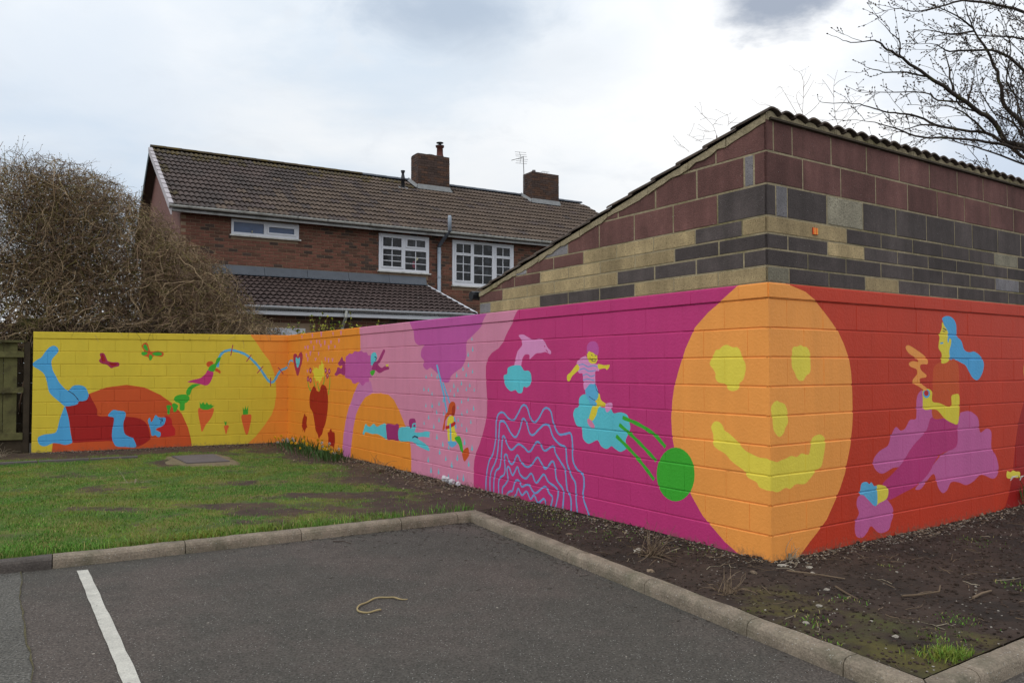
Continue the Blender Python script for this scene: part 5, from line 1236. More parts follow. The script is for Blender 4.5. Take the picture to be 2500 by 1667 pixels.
b = MB(); b.tube([HF(1.92, XO + .06, XZ - .05), HF(1.92, XO + .06, XZ - .20), HF(1.92, 3.0, XZ - .38), HF(1.92, 2.93, XZ - .46), HF(1.92, 2.93, 0.2)], 0.036, 10); b.build('downpipe', M['upvc_dirty'], house)
b = MB(); b.box(0.11, 1.03, 2.80, 2.885, 0.1, 2.41, 0, HF); dr = b.build('door', M['upvc'], house)
b = MB(); b.box(0.20, 0.94, 2.886, 2.90, 1.3, 2.31, 0, HF); b.build('panel', M['upvc'], dr)
b = MB(); b.box(0.25, 0.89, 2.901, 2.906, 1.4, 2.25, 0, HF); b.build('inset', M['upvc_dirty'], dr)

# ------------------------------------------------------------------ fences at the far left
fP = PA - dL*0.035 + nrm(dL)*(-0.03); FF = frame(Vector(fP), dL)
fence = empty('wooden_fence', FF(-1.2, 0, 0), 'greenish weathered close board timber fence beside the yellow end of the wall', 'fence')
s = -0.20; i = 0
while s > -3.4:
    b = MB(); b.box(s - 0.204, s - 0.006, -0.03 + rng.uniform(-.004, .004), -0.008 + rng.uniform(-.004, .002), 0.24, 1.93 + rng.uniform(-.01, .01), 0, FF); b.build('board', M['fence_wood'], fence); s -= 0.207; i += 1
for z_, h in ((1.72, 0.10), (1.10, 0.10), (0.30, 0.12)):
    b = MB(); b.box(-3.4, -0.10, -0.005, 0.045, z_ - h/2, z_ + h/2, 0, FF); b.build('rail', M['fence_wood'], fence)
b = MB(); b.box(-0.10, -0.01, -0.08, 0.03, -0.1, 1.93, 0, FF); b.build('post', M['fence_dark'], fence)
b = MB(); b.box(-3.4, -0.10, -0.05, 0.055, 1.925, 1.965, 0, FF); b.build('capping_rail', M['fence_wood'], fence)
b = MB(); b.box(-3.4, -0.10, -0.05, 0.0, -0.1, 0.235, 0, FF); b.build('gravel_board', M['fence_dark'], fence)
f2 = empty('wooden_fence', (-8.6, 14.7, 0), 'dark brown horizontal board fence in the shade of the shrubs behind the yellow wall', 'fence')
FG = frame(PA + nrm(dL)*(-0.95) - dL*3.0, dL)
for k in range(12):
    z_ = 0.1 + k*0.185; b = MB(); b.box(0.0, 6.0, -0.02 - 0.004*(k % 2), 0.004*(k % 2), z_, z_ + 0.175, 0, FG); b.build('board', M['fence_dark'], f2)
for k in range(4):
    b = MB(); b.box(k*1.9, k*1.9 + 0.09, -0.09, 0.03, 0, 2.36, 0, FG); b.build('post', M['fence_dark'], f2)
b = MB(); b.box(2.6, 3.25, -0.05, 0.03, 2.27, 2.40, 0, FG); b.build('capping_rail', M['fence_wood'], f2)

# ------------------------------------------------------------------ vegetation
def walk(p, d, n, step, turn, lift, rr):
    pts = [Vector(p)]; d = Vector(d).normalized()
    for _ in range(n):
        d = (d + Vector((rr.gauss(0, turn), rr.gauss(0, turn), rr.gauss(0, turn) + lift))).normalized(); pts.append(pts[-1] + d*step)
    return pts
def diamond(b, c, d, l, w, mi=0):                       # a bud or tiny leaf
    d = Vector(d).normalized(); a = d.orthogonal().normalized(); e = d.cross(a); c = Vector(c)
    b.add([c, c + d*l*.5 + a*w, c + d*l*.5 - a*w*.5 + e*w*.87, c + d*l*.5 - a*w*.5 - e*w*.87, c + d*l], [(0, 1, 2), (0, 2, 3), (0, 3, 1), (4, 2, 1), (4, 3, 2), (4, 1, 3)], mi)
def leaf(b, c, d, n_, l, w, mi=0):
    c, d = Vector(c), Vector(d).normalized(); s_ = d.cross(Vector(n_)).normalized() if d.cross(Vector(n_)).length > 1e-3 else d.orthogonal()
    up_ = s_.cross(d); b.add([c, c + d*l*.45 + s_*w + up_*l*.06, c + d*l, c + d*l*.45 - s_*w + up_*l*.06], [(0, 1, 2), (0, 2, 3)], mi)
def poly_in(poly, x, z):
    c = False
    for i in range(len(poly)):
        a, d = poly[i], poly[i-1]
        if (a[1] > z) != (d[1] > z) and x < (d[0]-a[0])*(z-a[1])/(d[1]-a[1]) + a[0]: c = not c
    return c
def ywall(x): return PA.y + (x - PA.x) * dL.y/dL.x
def bush_twigs(b, poly, n, rr, y0, y1, seglen, upbias, rad, mats, over=0.0):
    xs = [p[0] for p in poly]; zs = [p[1] for p in poly]; made = 0
    while made < n:
        x, z = rr.uniform(min(xs), max(xs)), rr.uniform(min(zs), max(zs))
        if not poly_in(poly, x, z): continue
        made += 1; t = rr.random()
        y = ywall(x) + y0 + (y1 - y0)*t
        d = Vector((rr.gauss(0, 1), rr.gauss(0, .8), rr.gauss(upbias, .8)))
        k = rr.randint(5, 11); pts = walk((x, y, z), d, k, seglen*rr.uniform(.6, 1.3), 0.33, -0.02, rr)
        ok = [pts[0]]
        for p in pts[1:]:
            if not poly_in(poly, p.x, p.z) and rr.random() < 0.6: break
            if p.y < ywall(p.x) + 0.12 and p.z < 2.2: break
            ok.append(p)
        r_ = rad*rr.uniform(.5, 1.5); mi = rr.choices(range(len(mats)), mats)[0]
        if len(ok) > 2:
            b.tube(ok, [r_*(1 - .75*i/len(ok)) for i in range(len(ok))], 3, mi, False)
            if rr.random() < 0.5:
                for p in ok[2::2]: diamond(b, p, (rr.gauss(0, 1), rr.gauss(0, 1), rr.gauss(.5, 1)), 0.03, 0.008, 2 if rr.random() < .6 else mi)
tang = empty('tangled_climber', (-6.6, 15.7, 0), 'large bare tangled climber with brown stems heaped over the yellow wall, hiding the house corner', 'shrub')
rr = random.Random(11)
P1 = [(-9.3, 1.75), (-9.3, 4.9), (-9.05, 5.30), (-8.5, 5.42), (-8.0, 5.30), (-7.6, 4.95), (-7.25, 4.7), (-6.9, 4.25), (-6.5, 4.0), (-6.15, 3.72), (-5.85, 3.3), (-5.55, 2.8), (-5.2, 2.45), (-4.75, 2.14), (-5.3, 1.9), (-6.5, 1.75)]
b = MB(); bush_twigs(b, P1, 13500, rr, 0.4, 2.3, 0.085, -0.05, 0.0048, [5, 5, 1.6, 1.2])
bush_twigs(b, P1, 260, rr, 0.3, 0.9, 0.13, -0.2, 0.0062, [8, 3, 1, 0])
b.build('twigs', [M['twig_grey'], M['twig_brown'], M['twig_olive'], M['twig_dark']], tang, 'stuff')
for i in range(26):
    x = rr.uniform(-9.1, -5.6); pts = walk((x, ywall(x) + rr.uniform(.6, 1.8), rr.uniform(1.2, 2.0)), (rr.gauss(0, .8), rr.gauss(0, .3), rr.uniform(.4, 1.2)), rr.randint(9, 16), 0.15, 0.22, -0.05, rr)
    pts = [p for p in pts if poly_in(P1, p.x, max(p.z, 1.8)) and p.y > ywall(p.x) + 0.2]
    if len(pts) > 3:
        b = MB(); b.tube(pts, [0.016*(1 - .6*k/len(pts)) for k in range(len(pts))], 5, 0); b.build('stem', M['twig_grey'], tang, None, True)
b = MB()
for i in range(130):                                    # loose ends trailing over the coping
    x = rr.uniform(-8.3, -4.8); y = ywall(x) + 0.3; pts = walk((x, y, 2.2 + rr.uniform(0, .25)), (rr.gauss(0, .5), -1, rr.uniform(-.1, .3)), rr.randint(4, 8), 0.075, 0.25, -0.16, rr)
    pts = [p for p in pts if p.z > 2.13 or p.y < ywall(p.x) - 0.03]
    if len(pts) > 2: b.tube(pts, [0.0042*(1 - .6*k/len(pts)) for k in range(len(pts))], 3, rr.randint(0, 1), False)
b.build('trailing_twigs', [M['twig_grey'], M['twig_dark']], tang, 'stuff')
shr = empty('bare_shrub', (-9.9, 15.0, 0), 'tall loose twiggy shrub with swelling buds above the wooden fence', 'shrub')
P2 = [(-13.2, 2.9), (-13.2, 5.5), (-11.6, 5.6), (-10.7, 5.65), (-10.2, 5.45), (-9.9, 5.6), (-9.6, 5.35), (-9.3, 5.4), (-8.9, 5.1), (-8.6, 5.15), (-8.2, 4.3), (-8.3, 3.3), (-8.9, 2.75), (-9.8, 2.9), (-11, 2.7)]
P2LOW = [(-13.2, 1.3), (-13.2, 3.0), (-8.5, 3.0), (-8.5, 2.0), (-9.5, 1.5)]
b = MB(); bush_twigs(b, P2, 9500, rr, 0.6, 3.0, 0.09, 0.25, 0.0048, [4, 3, 2.2, 2.4])
bush_twigs(b, P2LOW, 620, rr, 0.6, 2.2, 0.11, 0.0, 0.0055, [4, 2, 1, 4])
bush_twigs(b, [p for p in P2 if p[1] < 4.6 or True], 150, rr, 0.5, 1.2, 0.14, 0.1, 0.0062, [7, 3, 2, 0])
b.build('twigs', [M['twig_grey'], M['twig_brown'], M['twig_olive'], M['twig_dark']], shr, 'stuff')
for i in range(34):
    x = rr.uniform(-12.8, -8.8); pts = walk((x, ywall(x) + rr.uniform(.8, 2.4), 0.6), (rr.gauss(0, .35), rr.gauss(0, .2), 1), rr.randint(14, 24), 0.22, 0.14, 0.02, rr)
    pts = [p for p in pts if p.z < 5.9 and p.y > ywall(p.x) + 0.3]; r0_ = rr.uniform(.012, .024)
    if len(pts) < 4: continue
    b = MB(); b.tube(pts, [r0_*(1 - .85*k/len(pts)) for k in range(len(pts))], 5, 0); b.build('stem', M['twig_dark'] if i % 2 else M['twig_brown'], shr, None, True)
b = MB()
for i in range(150):                                    # young shoots standing out of the top
    x = rr.uniform(-12.8, -8.3); z0_ = 5.35 - 0.25*max(0, x + 9.4); q = walk((x, ywall(x) + rr.uniform(.7, 2.0), z0_ - .35), (rr.gauss(0, .45), rr.gauss(0, .3), 1), rr.randint(6, 10), 0.085, 0.16, 0.03, rr)
    b.tube(q, [0.0042*(1 - .65*k/len(q)) for k in range(len(q))], 3, rr.randint(0, 1), False)
    for p in q[2:]: diamond(b, p, (rr.gauss(0, 1), rr.gauss(0, 1), 1), .03, .009, 1)
b.build('shoots', [M['twig_brown'], M['twig_olive']], shr, 'stuff')
hg = empty('leaf_backdrop', (-12.5, 20.0, 0), 'added dark leaf hedge glimpsed through the bare twigs at the far left', 'backdrop')
b = MB()  # added leaf mass: blocks bright sky and darkens the gaps between the twigs
for i in range(18000):
    x = rr.uniform(-17, -8.6); y = 19.2 + rr.uniform(0, 1.4) + (x + 12)*0.45; z = (4.5 + 0.6*fbm(x, 3, .8))*rr.random()**1.05 + 0.15*fbm(x, 0, 1.5)
    leaf(b, (x, y, z), (rr.gauss(0, 1), rr.gauss(0, 1), rr.gauss(0, .6)), (rr.gauss(0, .5), -1, rr.gauss(0, .6)), rr.uniform(.08, .15), rr.uniform(.025, .045))
b.build('foliage', M['backdrop_leaf'], hg, 'stuff')
b = MB(); b.tube([(-12.5, 20.0, -.3), (-12.4, 20.1, 2.6)], [.09, .03], 6); b.build('stem', M['bark'], hg)

ysh = empty('yellow_shrub', (-4.0, 16.9, 0), 'young shrub with fresh yellow green leaves showing over the wall below the white gutter', 'shrub')
st_b, lf_b = MB(), MB()
for i in range(60):
    x = rr.uniform(-4.6, -3.0); y = 16.9 + rr.gauss(0, .15); top = 2.56 - 0.12*abs(x + 4.3) + rr.uniform(-.16, .16) + (.35 if i == 3 else 0)
    pts = walk((x, y, 1.3), (rr.gauss(0, .12), 0, 1), 12, (top - 1.3)/12, 0.16, 0.0, rr); st_b.tube(pts, 0.004, 3, 0, False)
    for p in pts[5:]:
        for _ in range(5): leaf(lf_b, p, (rr.gauss(0, 1), rr.gauss(0, 1), rr.gauss(.6, .6)), (0, 0, 1), rr.uniform(.045, .08), rr.uniform(.014, .022), rr.choice((0, 0, 0, 1)))
st_b.build('stem', M['twig_olive'], ysh); lf_b.build('leaves', [M['leaf_yellow'], M['leaf_green']], ysh, 'stuff')

# bare tree beyond the end of the garage
tree = empty('bare_tree', (8.9, 12.6, 0), 'bare spring tree with dark spreading budded branches rising behind the garage roof', 'tree')
limbs = [[Vector(tuple(float(v) for v in p.split(','))) for p in l.split()] for l in LIMBS.strip().splitlines()]
fork = Vector((8.75, 12.4, 3.5))
b = MB(); b.tube([(8.95, 12.6, -0.4), (8.9, 12.55, 1.2), (8.82, 12.45, 2.6), tuple(fork), (8.9, 12.5, 5.0), (9.1, 12.7, 7.0), (9.3, 12.9, 9.0)], [0.19, 0.165, 0.15, 0.14, 0.10, 0.07, 0.02], 9); b.build('trunk', M['bark'], tree, None, True)
tw = MB()
def sprout(pts, rbase, depth, rr):
    for i in range(1, len(pts)):
        a, c = pts[i-1], pts[i]; seg = (c - a).length; d = (c - a).normalized()
        nb = seg * (5.0 if depth == 0 else 7.5) * min(1.5, max(0.45, 0.45 + (a.x - 4.6) * 0.35))
        nb = int(nb) + (rr.random() < nb % 1)
        for _ in range(nb):
            p = a.lerp(c, rr.random()); sd = Vector((rr.gauss(0, 1), rr.gauss(0, 1)*.8, rr.gauss(.35, .9))); sd = (sd - d*sd.dot(d)).normalized()
            dd = (d*rr.uniform(.9, 1.9) + sd).normalized(); L_ = rr.uniform(.16, .6) if depth == 0 else rr.uniform(.05, .17)
            k = 6 if depth == 0 else 3
            q = walk(p, dd, k, L_/k, 0.12, 0.02, rr); r_ = rbase*(0.42 if depth == 0 else 0.5)
            tw.tube(q, [max(.0032, r_*(1 - .7*j/k)) for j in range(k+1)], 3, 0, False)
            diamond(tw, q[-1], q[-1]-q[-2], .048, .0125, 1)
            for j in range(1, k): 
                if rr.random() < .5: diamond(tw, q[j], (q[j]-q[j-1]).normalized() + Vector((rr.gauss(0, .8), rr.gauss(0, .8), rr.gauss(0, .8))), .034, .0095, 1)
            if depth == 0: sprout(q, r_, 1, rr)
rr = random.Random(5)
for i, pts in enumerate(limbs):
    main = i in (0, 2, 3, 4, 7, 9)
    if main: pts = ([fork + Vector((0, 0, .5*(i % 3)))] if i not in (7, 9) else [Vector((8.95, 12.55, 5.6 if i == 7 else 4.8))]) + pts
    sm_ = [Vector(p) for p in smooth_curve([tuple(p) for p in pts], False, 3)]
    sm_ = [p + Vector((rr.gauss(0, .004), rr.gauss(0, .01), rr.gauss(0, .004))) for p in sm_]
    r0_ = 0.042 if i in (0, 4) else 0.029 if main else 0.016; k = len(sm_)
    rad = [max(.0035, r0_*(1 - j/(k-1))**0.9) for j in range(k)]
    b = MB(); b.tube(sm_, rad, 6, 0)
    diamond(b, sm_[-1], sm_[-1]-sm_[-2], .05, .013)
    b.build('limb', M['bark'], tree, None, True)
    sprout([Vector(p) for p in pts][(1 if main else 0):], 0.012, 0, rr)
for i in range(60):                                     # denser crown to the right, beyond the edge of the frame
    p = Vector((rr.uniform(8.2, 10.2), rr.uniform(11.2, 13.4), rr.uniform(4.2, 8.2))); q = walk(fork.lerp(p, .55), p - fork, 6, .24, .15, .01, rr)
    tw.tube(q, [.014*(1 - .7*j/6) for j in range(7)], 4, 0, False); sprout(q, .010, 0, rr)
tw.build('twigs', [M['bark'], M['bud']], tree, 'stuff')
# thin saplings behind the garage roof
saps = [[Vector(tuple(float(v) for v in p.split(','))) for p in l.split()] for l in SAPLING.strip().splitlines()]
groups = [(range(0, 5), 'thin bare sapling seen over the garage roof nearest the ridge corner'), (list(range(5, 13)), 'thin bare sapling with criss crossing twigs over the middle of the garage roof'),
          (range(13, 16), 'faint bare sapling behind the lower branches of the tree'), (range(16, 25), 'fine reddish weed twigs growing beyond the sloping garage verge')]
for idx, lab in groups:
    b0 = saps[idx[0]][0]; e_ = empty('bare_sapling', (b0.x, b0.y, 0), lab, 'sapling'); b = MB(); st = MB()
    st.tube([(b0.x + .1, b0.y, -.3), (b0.x + .05, b0.y, b0.z*.5), tuple(b0)], [.016, .012, .008], 5)
    for i in idx:
        pts = [Vector(p) for p in smooth_curve([tuple(p) for p in saps[i]], False, 3)]; k = len(pts); fr = .6 if idx[0] == 16 else .85
        b.tube(pts, [.0052*fr*(1 - .6*j/k) for j in range(k)], 3, 0, False)
        for j in range(2, k):
            for _ in range(rr.choice((0, 0, 1))):
                q = walk(pts[j], (rr.gauss(0, 1), rr.gauss(0, .4), rr.gauss(.5, .6)), 3, .05, .2, 0, rr); b.tube(q, [.0024, .002, .0018, .0015], 3, 0, False)
                diamond(b, q[-1], q[-1]-q[-2], .018, .006)
    st.build('stem', M['twig_brown'], e_); b.build('twigs', M['twig_brown'], e_, 'stuff')

# grass blades on the lawn
def blades(name, pts, hmin, hmax, mats, rs, wid=0.0024):
    n = len(pts); P_ = np.array(pts); g = np.random.default_rng(rs)
    h = g.uniform(hmin, hmax, n) * (0.7 + 0.6*g.random(n)); a = g.uniform(0, 2*np.pi, n); lean = g.normal(0, 0.45, (n, 2)); w = wid*g.uniform(.7, 1.4, n)
    dx, dy = np.cos(a)*w, np.sin(a)*w
    V = np.zeros((n, 5, 3)); V[:, 0] = P_ + np.stack([dx, dy, 0*h], 1); V[:, 1] = P_ - np.stack([dx, dy, 0*h], 1)
    mid = P_ + np.stack([lean[:, 0]*h*.35, lean[:, 1]*h*.35, h*.6], 1); V[:, 2] = mid + np.stack([dx, dy, 0*h], 1)*.75; V[:, 3] = mid - np.stack([dx, dy, 0*h], 1)*.75
    V[:, 4] = P_ + np.stack([lean[:, 0]*h*1.05, lean[:, 1]*h*1.05, h*(1 - .25*np.minimum(1, np.abs(lean).sum(1)))], 1)
    me = bpy.data.meshes.new(name); me.vertices.add(n*5); me.vertices.foreach_set('co', V.ravel())
    base = (np.arange(n)*5)[:, None]; q = base + np.array([[0, 1, 3, 2]]); t = base + np.array([[2, 3, 4]])
    loops = np.concatenate([q, t], 1).ravel(); me.loops.add(n*7); me.loops.foreach_set('vertex_index', loops)
    me.polygons.add(n*2); ls = np.stack([np.arange(n)*7, np.arange(n)*7 + 4], 1).ravel(); me.polygons.foreach_set('loop_start', ls)
    mi = g.choice(len(mats), n, p=[m_[1] for m_ in mats]); me.polygons.foreach_set('material_index', np.repeat(mi, 2))
    for m_, _ in mats: me.materials.append(m_)
    me.update(); me.validate(); return me
gp = []; tries = 0; r2 = random.Random(21)
lp = [Vector(p) for p in lawn_poly]
lawn2 = [(p.x, p.y) for p in lp]
while len(gp) < 210000 and tries < 900000:
    tries += 1; x = r2.uniform(-12.4, 1.2); y = r2.uniform(3.0, 15.2)
    if abs(x) > 0.72*y + 1.2: continue
    if r2.random() > 1.25 - y*0.055: continue
    if not poly_in(lawn2, x, y): continue
    c = lawn_cover(x, y)
    if r2.random() < max(0.0, (c - 0.25)*1.35)**1.3 + 0.02: gp.append((x, y, earth_h(x, y) - 0.004))
gm = blades('grass', gp, 0.012, 0.036, [(M['grass_a'], .66), (M['grass_b'], .26), (M['grass_c'], .08)], 4)
tag(link('grass', gm), kind='stuff')
gp = []
for i in range(9000):                                   # longer fringe along the kerb
    t = r2.uniform(0, 8.0); off = abs(r2.gauss(0, .13)); p = K0 - dB*t + Vector((-dB.y, dB.x))*off
    if r2.random() < 0.25 + 0.6*sstep(0.6, 2.2, t): gp.append((p.x, p.y, earth_h(p.x, p.y) - .004))
gm = blades('grass', gp, 0.035, 0.085, [(M['grass_a'], .6), (M['grass_b'], .3), (M['grass_c'], .1)], 9); tag(link('grass', gm), kind='stuff')
gp = []
for i in range(1150):
    x, y = 2.22 + r2.gauss(0, .075), 3.99 + r2.gauss(0, .05)
    s_, o_ = (Vector((x, y)) - K1).dot(dS), (Vector((x, y)) - K1).dot(Vector((-dS.y, dS.x)))
    if o_ > 0.01: gp.append((x, y, earth_h(x, y) - .004))
tuft = empty('grass_tuft', (2.2, 3.99, 0), 'bright green grass tuft on the soil by the kerb corner', 'grass tuft')
gm = blades('blades', gp, 0.022, 0.055, [(M['grass_a'], .75), (M['grass_b'], .2), (M['grass_c'], .05)], 10, .0020); link('blades', gm, tuft, None, 'stuff')
# weeds scattered on the bed
gp = []
for cx_, cy_, n_, sp in ((1.35, 4.66, 60, .05), (1.75, 4.55, 90, .08), (2.6, 4.6, 110, .07), (2.35, 4.3, 80, .09), (2.1, 5.0, 60, .06), (3.4, 5.3, 70, .08), (0.95, 6.9, 160, .18), (0.55, 7.6, 400, .28), (0.2, 8.2, 500, .25), (1.55, 6.3, 90, .12), (2.75, 5.8, 40, .06), (3.9, 6.6, 60, .1), (1.62, 4.2, 120, .06)):
    for i in range(n_):
        x, y = cx_ + r2.gauss(0, sp), cy_ + r2.gauss(0, sp)
        if poly_in(bed_poly, x, y): gp.append((x, y, earth_h(x, y) - .003))
gm = blades('weeds', gp, 0.008, 0.026, [(M['grass_a'], .55), (M['grass_b'], .2), (M['grass_c'], .25)], 14, .003); tag(link('weeds', gm), kind='stuff')

# daffodils at the inner corner of the walls
dspots = [(-4.12, 14.62, .16), (-3.80, 14.05, .17), (-3.45, 13.50, .17), (-3.12, 12.92, .15), (-2.86, 12.40, .13)]
dlab = ['daffodil clump tight in the inner corner, nearest the yellow wall', 'second daffodil clump out from the inner wall corner', 'daffodil clump in the middle of the row below the beetroot', 'daffodil clump next to last in the row along the orange wall', 'end daffodil clump of the row, nearest the garage']
for (cx_, cy_, sp), lab in zip(dspots, dlab):
    e_ = empty('daffodil_clump', (cx_, cy_, 0), lab, 'daffodils', 'daffodils along the foot of the orange wall'); lf = MB(); fl = MB(); stb = MB()
    for i in range(60):
        x, y = cx_ + r2.gauss(0, sp), cy_ + r2.gauss(0, sp*1.1)
        if dist_wall(PB, dM, LM, x, y)[1] < 0.05: continue
        a = r2.uniform(0, 6.28); h = r2.uniform(.12, .25); ln = r2.uniform(.1, .5)
        leaf(lf, (x, y, earth_h(x, y) - .01), (math.cos(a)*ln, math.sin(a)*ln, 1), (math.sin(a), -math.cos(a), .1), h, .009)
    for i in range(11):
        x, y = cx_ + r2.gauss(0, sp), cy_ + r2.gauss(0, sp*1.1)
        if dist_wall(PB, dM, LM, x, y)[1] < 0.07: continue
        z0_ = earth_h(x, y); h = r2.uniform(.10, .25); top_ = Vector((x + r2.gauss(0, .05), y + r2.gauss(0, .05) , z0_ + h)); stb.tube([(x, y, z0_ - .01), tuple(top_)], .003, 3, 0, False)
        f_ = MB(); fd = Vector((r2.gauss(-.2, .6), -1, r2.uniform(-.3, .3))).normalized(); ax = fd.orthogonal().normalized(); ay = fd.cross(ax); faded = r2.random() < 0.33
        for k in range(6):
            q = (ax*math.cos(k*1.047) + ay*math.sin(k*1.047)); leaf(f_, top_, q + fd*.2, fd, .029, .010)
        n_ = 7; f_.add([top_ + (ax*math.cos(6.283*k/n_) + ay*math.sin(6.283*k/n_))*r_ + fd*l_ for r_, l_ in ((.008, 0), (.013, .026)) for k in range(n_)], [(k, (k+1) % n_, n_ + (k+1) % n_, n_ + k) for k in range(n_)])
        f_.build('flower', M['white_petal'] if faded else M['daff_flower'], e_)
    lf.build('leaves', M['daff_leaf'], e_, 'stuff'); stb.build('stem', M['daff_leaf'], e_)
# withered clump with pale drooping heads at the right edge
wx, wy = PC.x + dR.x*4.02 + nrm(dR).x*.1, PC.y + dR.y*4.02 + nrm(dR).y*.1
e_ = empty('withered_flower_clump', (wx, wy, 0), 'clump of green stems with pale drooping dead flower heads against the red wall', 'plant'); lf = MB(); hd = MB()
for i in range(42):
    a = r2.uniform(0, 6.28); ln = r2.uniform(.05, .4); leaf(lf, (wx + r2.gauss(0, .04), wy + r2.gauss(0, .03), .05), (math.cos(a)*ln, math.sin(a)*ln - .1, 1), (math.sin(a), -math.cos(a), .1), r2.uniform(.14, .26), .007)
for dx_ in (-.20, -.12, -.05, .04, .13, .2):
    tp = Vector((wx + dx_, wy - .03 + .4*dx_, .36 + r2.uniform(-.03, .03))); pts = [Vector((wx + dx_*.2, wy, .05)), Vector((wx + dx_*.4, wy - .02, .22)), tp, tp + Vector((dx_*.45, -.02, -.045))]
    lf.tube(pts[:3], .0028, 4, 0, False); hd2 = MB(); hd2.tube([tp, tp + Vector((dx_*.35, -.02, -.01)), pts[3]], [.004, .009, .004], 5); hd2.build('flower_head', M['white_petal'], e_)
lf.build('leaves', M['daff_leaf'], e_, 'stuff')

# ------------------------------------------------------------------ small things lying about
slab = empty('drain_cover', (-4.97, 12.45, 0), 'rectangular grey concrete drain cover set in a worn tan rim in the lawn', 'drain cover')
b = MB(); vs0 = [(-5.56, 12.80), (-4.98, 13.06), (-4.36, 12.10), (-4.92, 11.86)]
b.hexa([(x, y, z_) for z_ in (-.03, .045) for x, y in vs0]); b.build('slab', M['concrete_dark'], slab)
b = MB(); cxm, cym = -4.95, 12.45; n_ = 36; vs = []
for ring, hh in ((0.0, .030), (.16, .024), (.26, -.02)):
    for k in range(n_):
        a = 2*math.pi*k/n_; t = k/n_*4; i0 = int(t) % 4; f_ = t - int(t); px_ = vs0[i0][0]*(1-f_) + vs0[(i0+1) % 4][0]*f_; py_ = vs0[i0][1]*(1-f_) + vs0[(i0+1) % 4][1]*f_
        dv = Vector((px_-cxm, py_-cym)); k2 = ring*(1 + .5*fbm(px_, py_, 4)); dv = dv.normalized(); vs.append((px_ + dv.x*(k2 - .02), py_ + dv.y*(k2 - .02), hh))
b.add(vs, [(r_*n_ + k, r_*n_ + (k+1) % n_, (r_+1)*n_ + (k+1) % n_, (r_+1)*n_ + k) for r_ in range(2) for k in range(n_)]); b.build('rim', M['concrete_tan'], slab)
edg = empty('edging_strip', (-7.5, 12.1, 0), 'low grey stone edging strip between the lawn and the soil under the fence', 'edging')
for k in range(5):
    p, q = Vector((-9.2 + k*.62, 11.15 + k*.335)), Vector((-9.2 + k*.62 + .60, 11.15 + k*.335 + .325)); d = (q-p).normalized(); n2_ = Vector((-d.y, d.x))
    b = MB(); b.hexa([(*(p + n2_*o + d*0), z_) if t_ == 0 else (*(q + n2_*o), z_) for z_ in (-.05, .035 + rng.uniform(-.006, .006)) for t_, o in ((0, 0), (1, 0), (1, .11), (0, .11))]); b.build('edging_stone', M['concrete_dark'], edg)
pts = smooth_curve([(-0.84, 5.04), (-0.90, 4.995), (-0.965, 4.99), (-1.0, 5.09), (-0.97, 5.18), (-0.92, 5.28), (-0.83, 5.315), (-0.77, 5.28), (-0.70, 5.26)], False, 4)
b = MB(); b.tube([(x, y, AZ + .009 + .003*math.sin(i)) for i, (x, y) in enumerate(pts)], [.0058]*(len(pts)-4) + [.005, .0045, .0035, .0025], 7)
tag(b.build('curved_stick', M['stick'], None, None, True), 'pale tan stick bent like a hook lying on the asphalt', 'stick')
def bent(name, p, m, r_, label, cat='stick', group=None):
    b = MB(); k = len(p); b.tube(p, [r_*(1 - .5*i/k) for i in range(k)], 6); return tag(b.build(name, m), label, cat, group)
hz = lambda x, y, d=0: (x, y, earth_h(x, y) + d)
bent('dead_stick', [hz(2.16, 5.27, .012), hz(2.17, 5.13, .02), hz(2.19, 5.0, .01)], M['dead_stick'], .008, 'short brown stick on the soil pointing away from the smiling corner')
bent('dead_stick', [hz(2.50, 5.06, .01), hz(2.62, 5.08, .016), hz(2.76, 5.10, .03), hz(2.80, 5.16, .05)], M['dead_stick'], .008, 'pale crooked stick on the soil with a turned up end')
bent('dead_stick', [hz(2.92, 5.0, .01), hz(3.02, 5.07, .022), hz(3.12, 5.14, .012)], M['dead_stick'], .009, 'thick short stick on the soil nearest the kerb at the frame edge')
bent('dead_stick', [hz(1.98, 5.68, .01), hz(2.12, 5.55, .02), hz(2.3, 5.45, .014)], M['dead_stick'], .006, 'thin stick on the soil just in front of the painted corner')
bent('dead_stick', [(-0.83, 7.78, .0), (-0.82, 7.74, -.03), (-0.80, 7.70, -.065)], M['pale_stalk'], .006, 'pale bent stalk leaning on the face of the kerb by its corner')
bent('dead_stick', [(-1.60, 7.02, AZ + .006), (-1.5, 7.0, AZ + .012), (-1.42, 6.93, AZ + .006)], M['twig_dark'], .004, 'dark thin twig on the asphalt below the long kerb')
for i in range(3):
    pass
lit = MB(); r3 = random.Random(2)
for k in range(5): lit.blob((-0.78 + r3.gauss(0, .05), 9.68 + r3.gauss(0, .07), .04 + .02*k), .045, 0, k + 3, (1, .8, .8), 2)
tag(lit.build('paper_litter', M['litter_white']), 'crumpled white paper litter at the foot of the pink wall', 'litter')
def dead_plant(x, y, n, h, label, m=M['dead_stick'], zf=1.0):
    e_ = empty('dead_plant', (x, y, 0), label, 'plant'); b = MB()
    for i in range(n):
        a = r3.uniform(0, 6.28); q = walk(hz(x + r3.gauss(0, .03), y + r3.gauss(0, .03), -.01), (math.cos(a)*r3.uniform(.2, 1.3), math.sin(a)*r3.uniform(.2, 1.3), zf), 5, h*r3.uniform(.12, .3), .25, -.12, r3)
        b.tube(q, [.0042*(1 - .15*k) for k in range(6)], 3, 0, False)
    b.build('stems', m, e_, 'stuff'); c = MB(); c.tube([hz(x, y, -.03), hz(x + .004, y, .05)], [.014, .01], 6); c.build('crown', m, e_); return e_
dead_plant(1.08, 6.17, 60, .22, 'brown dead plant clump with stiff stalks in front of the magenta wall')
dead_plant(1.40, 5.14, 34, .15, 'small dead clump of twigs on the soil beside the kerb')
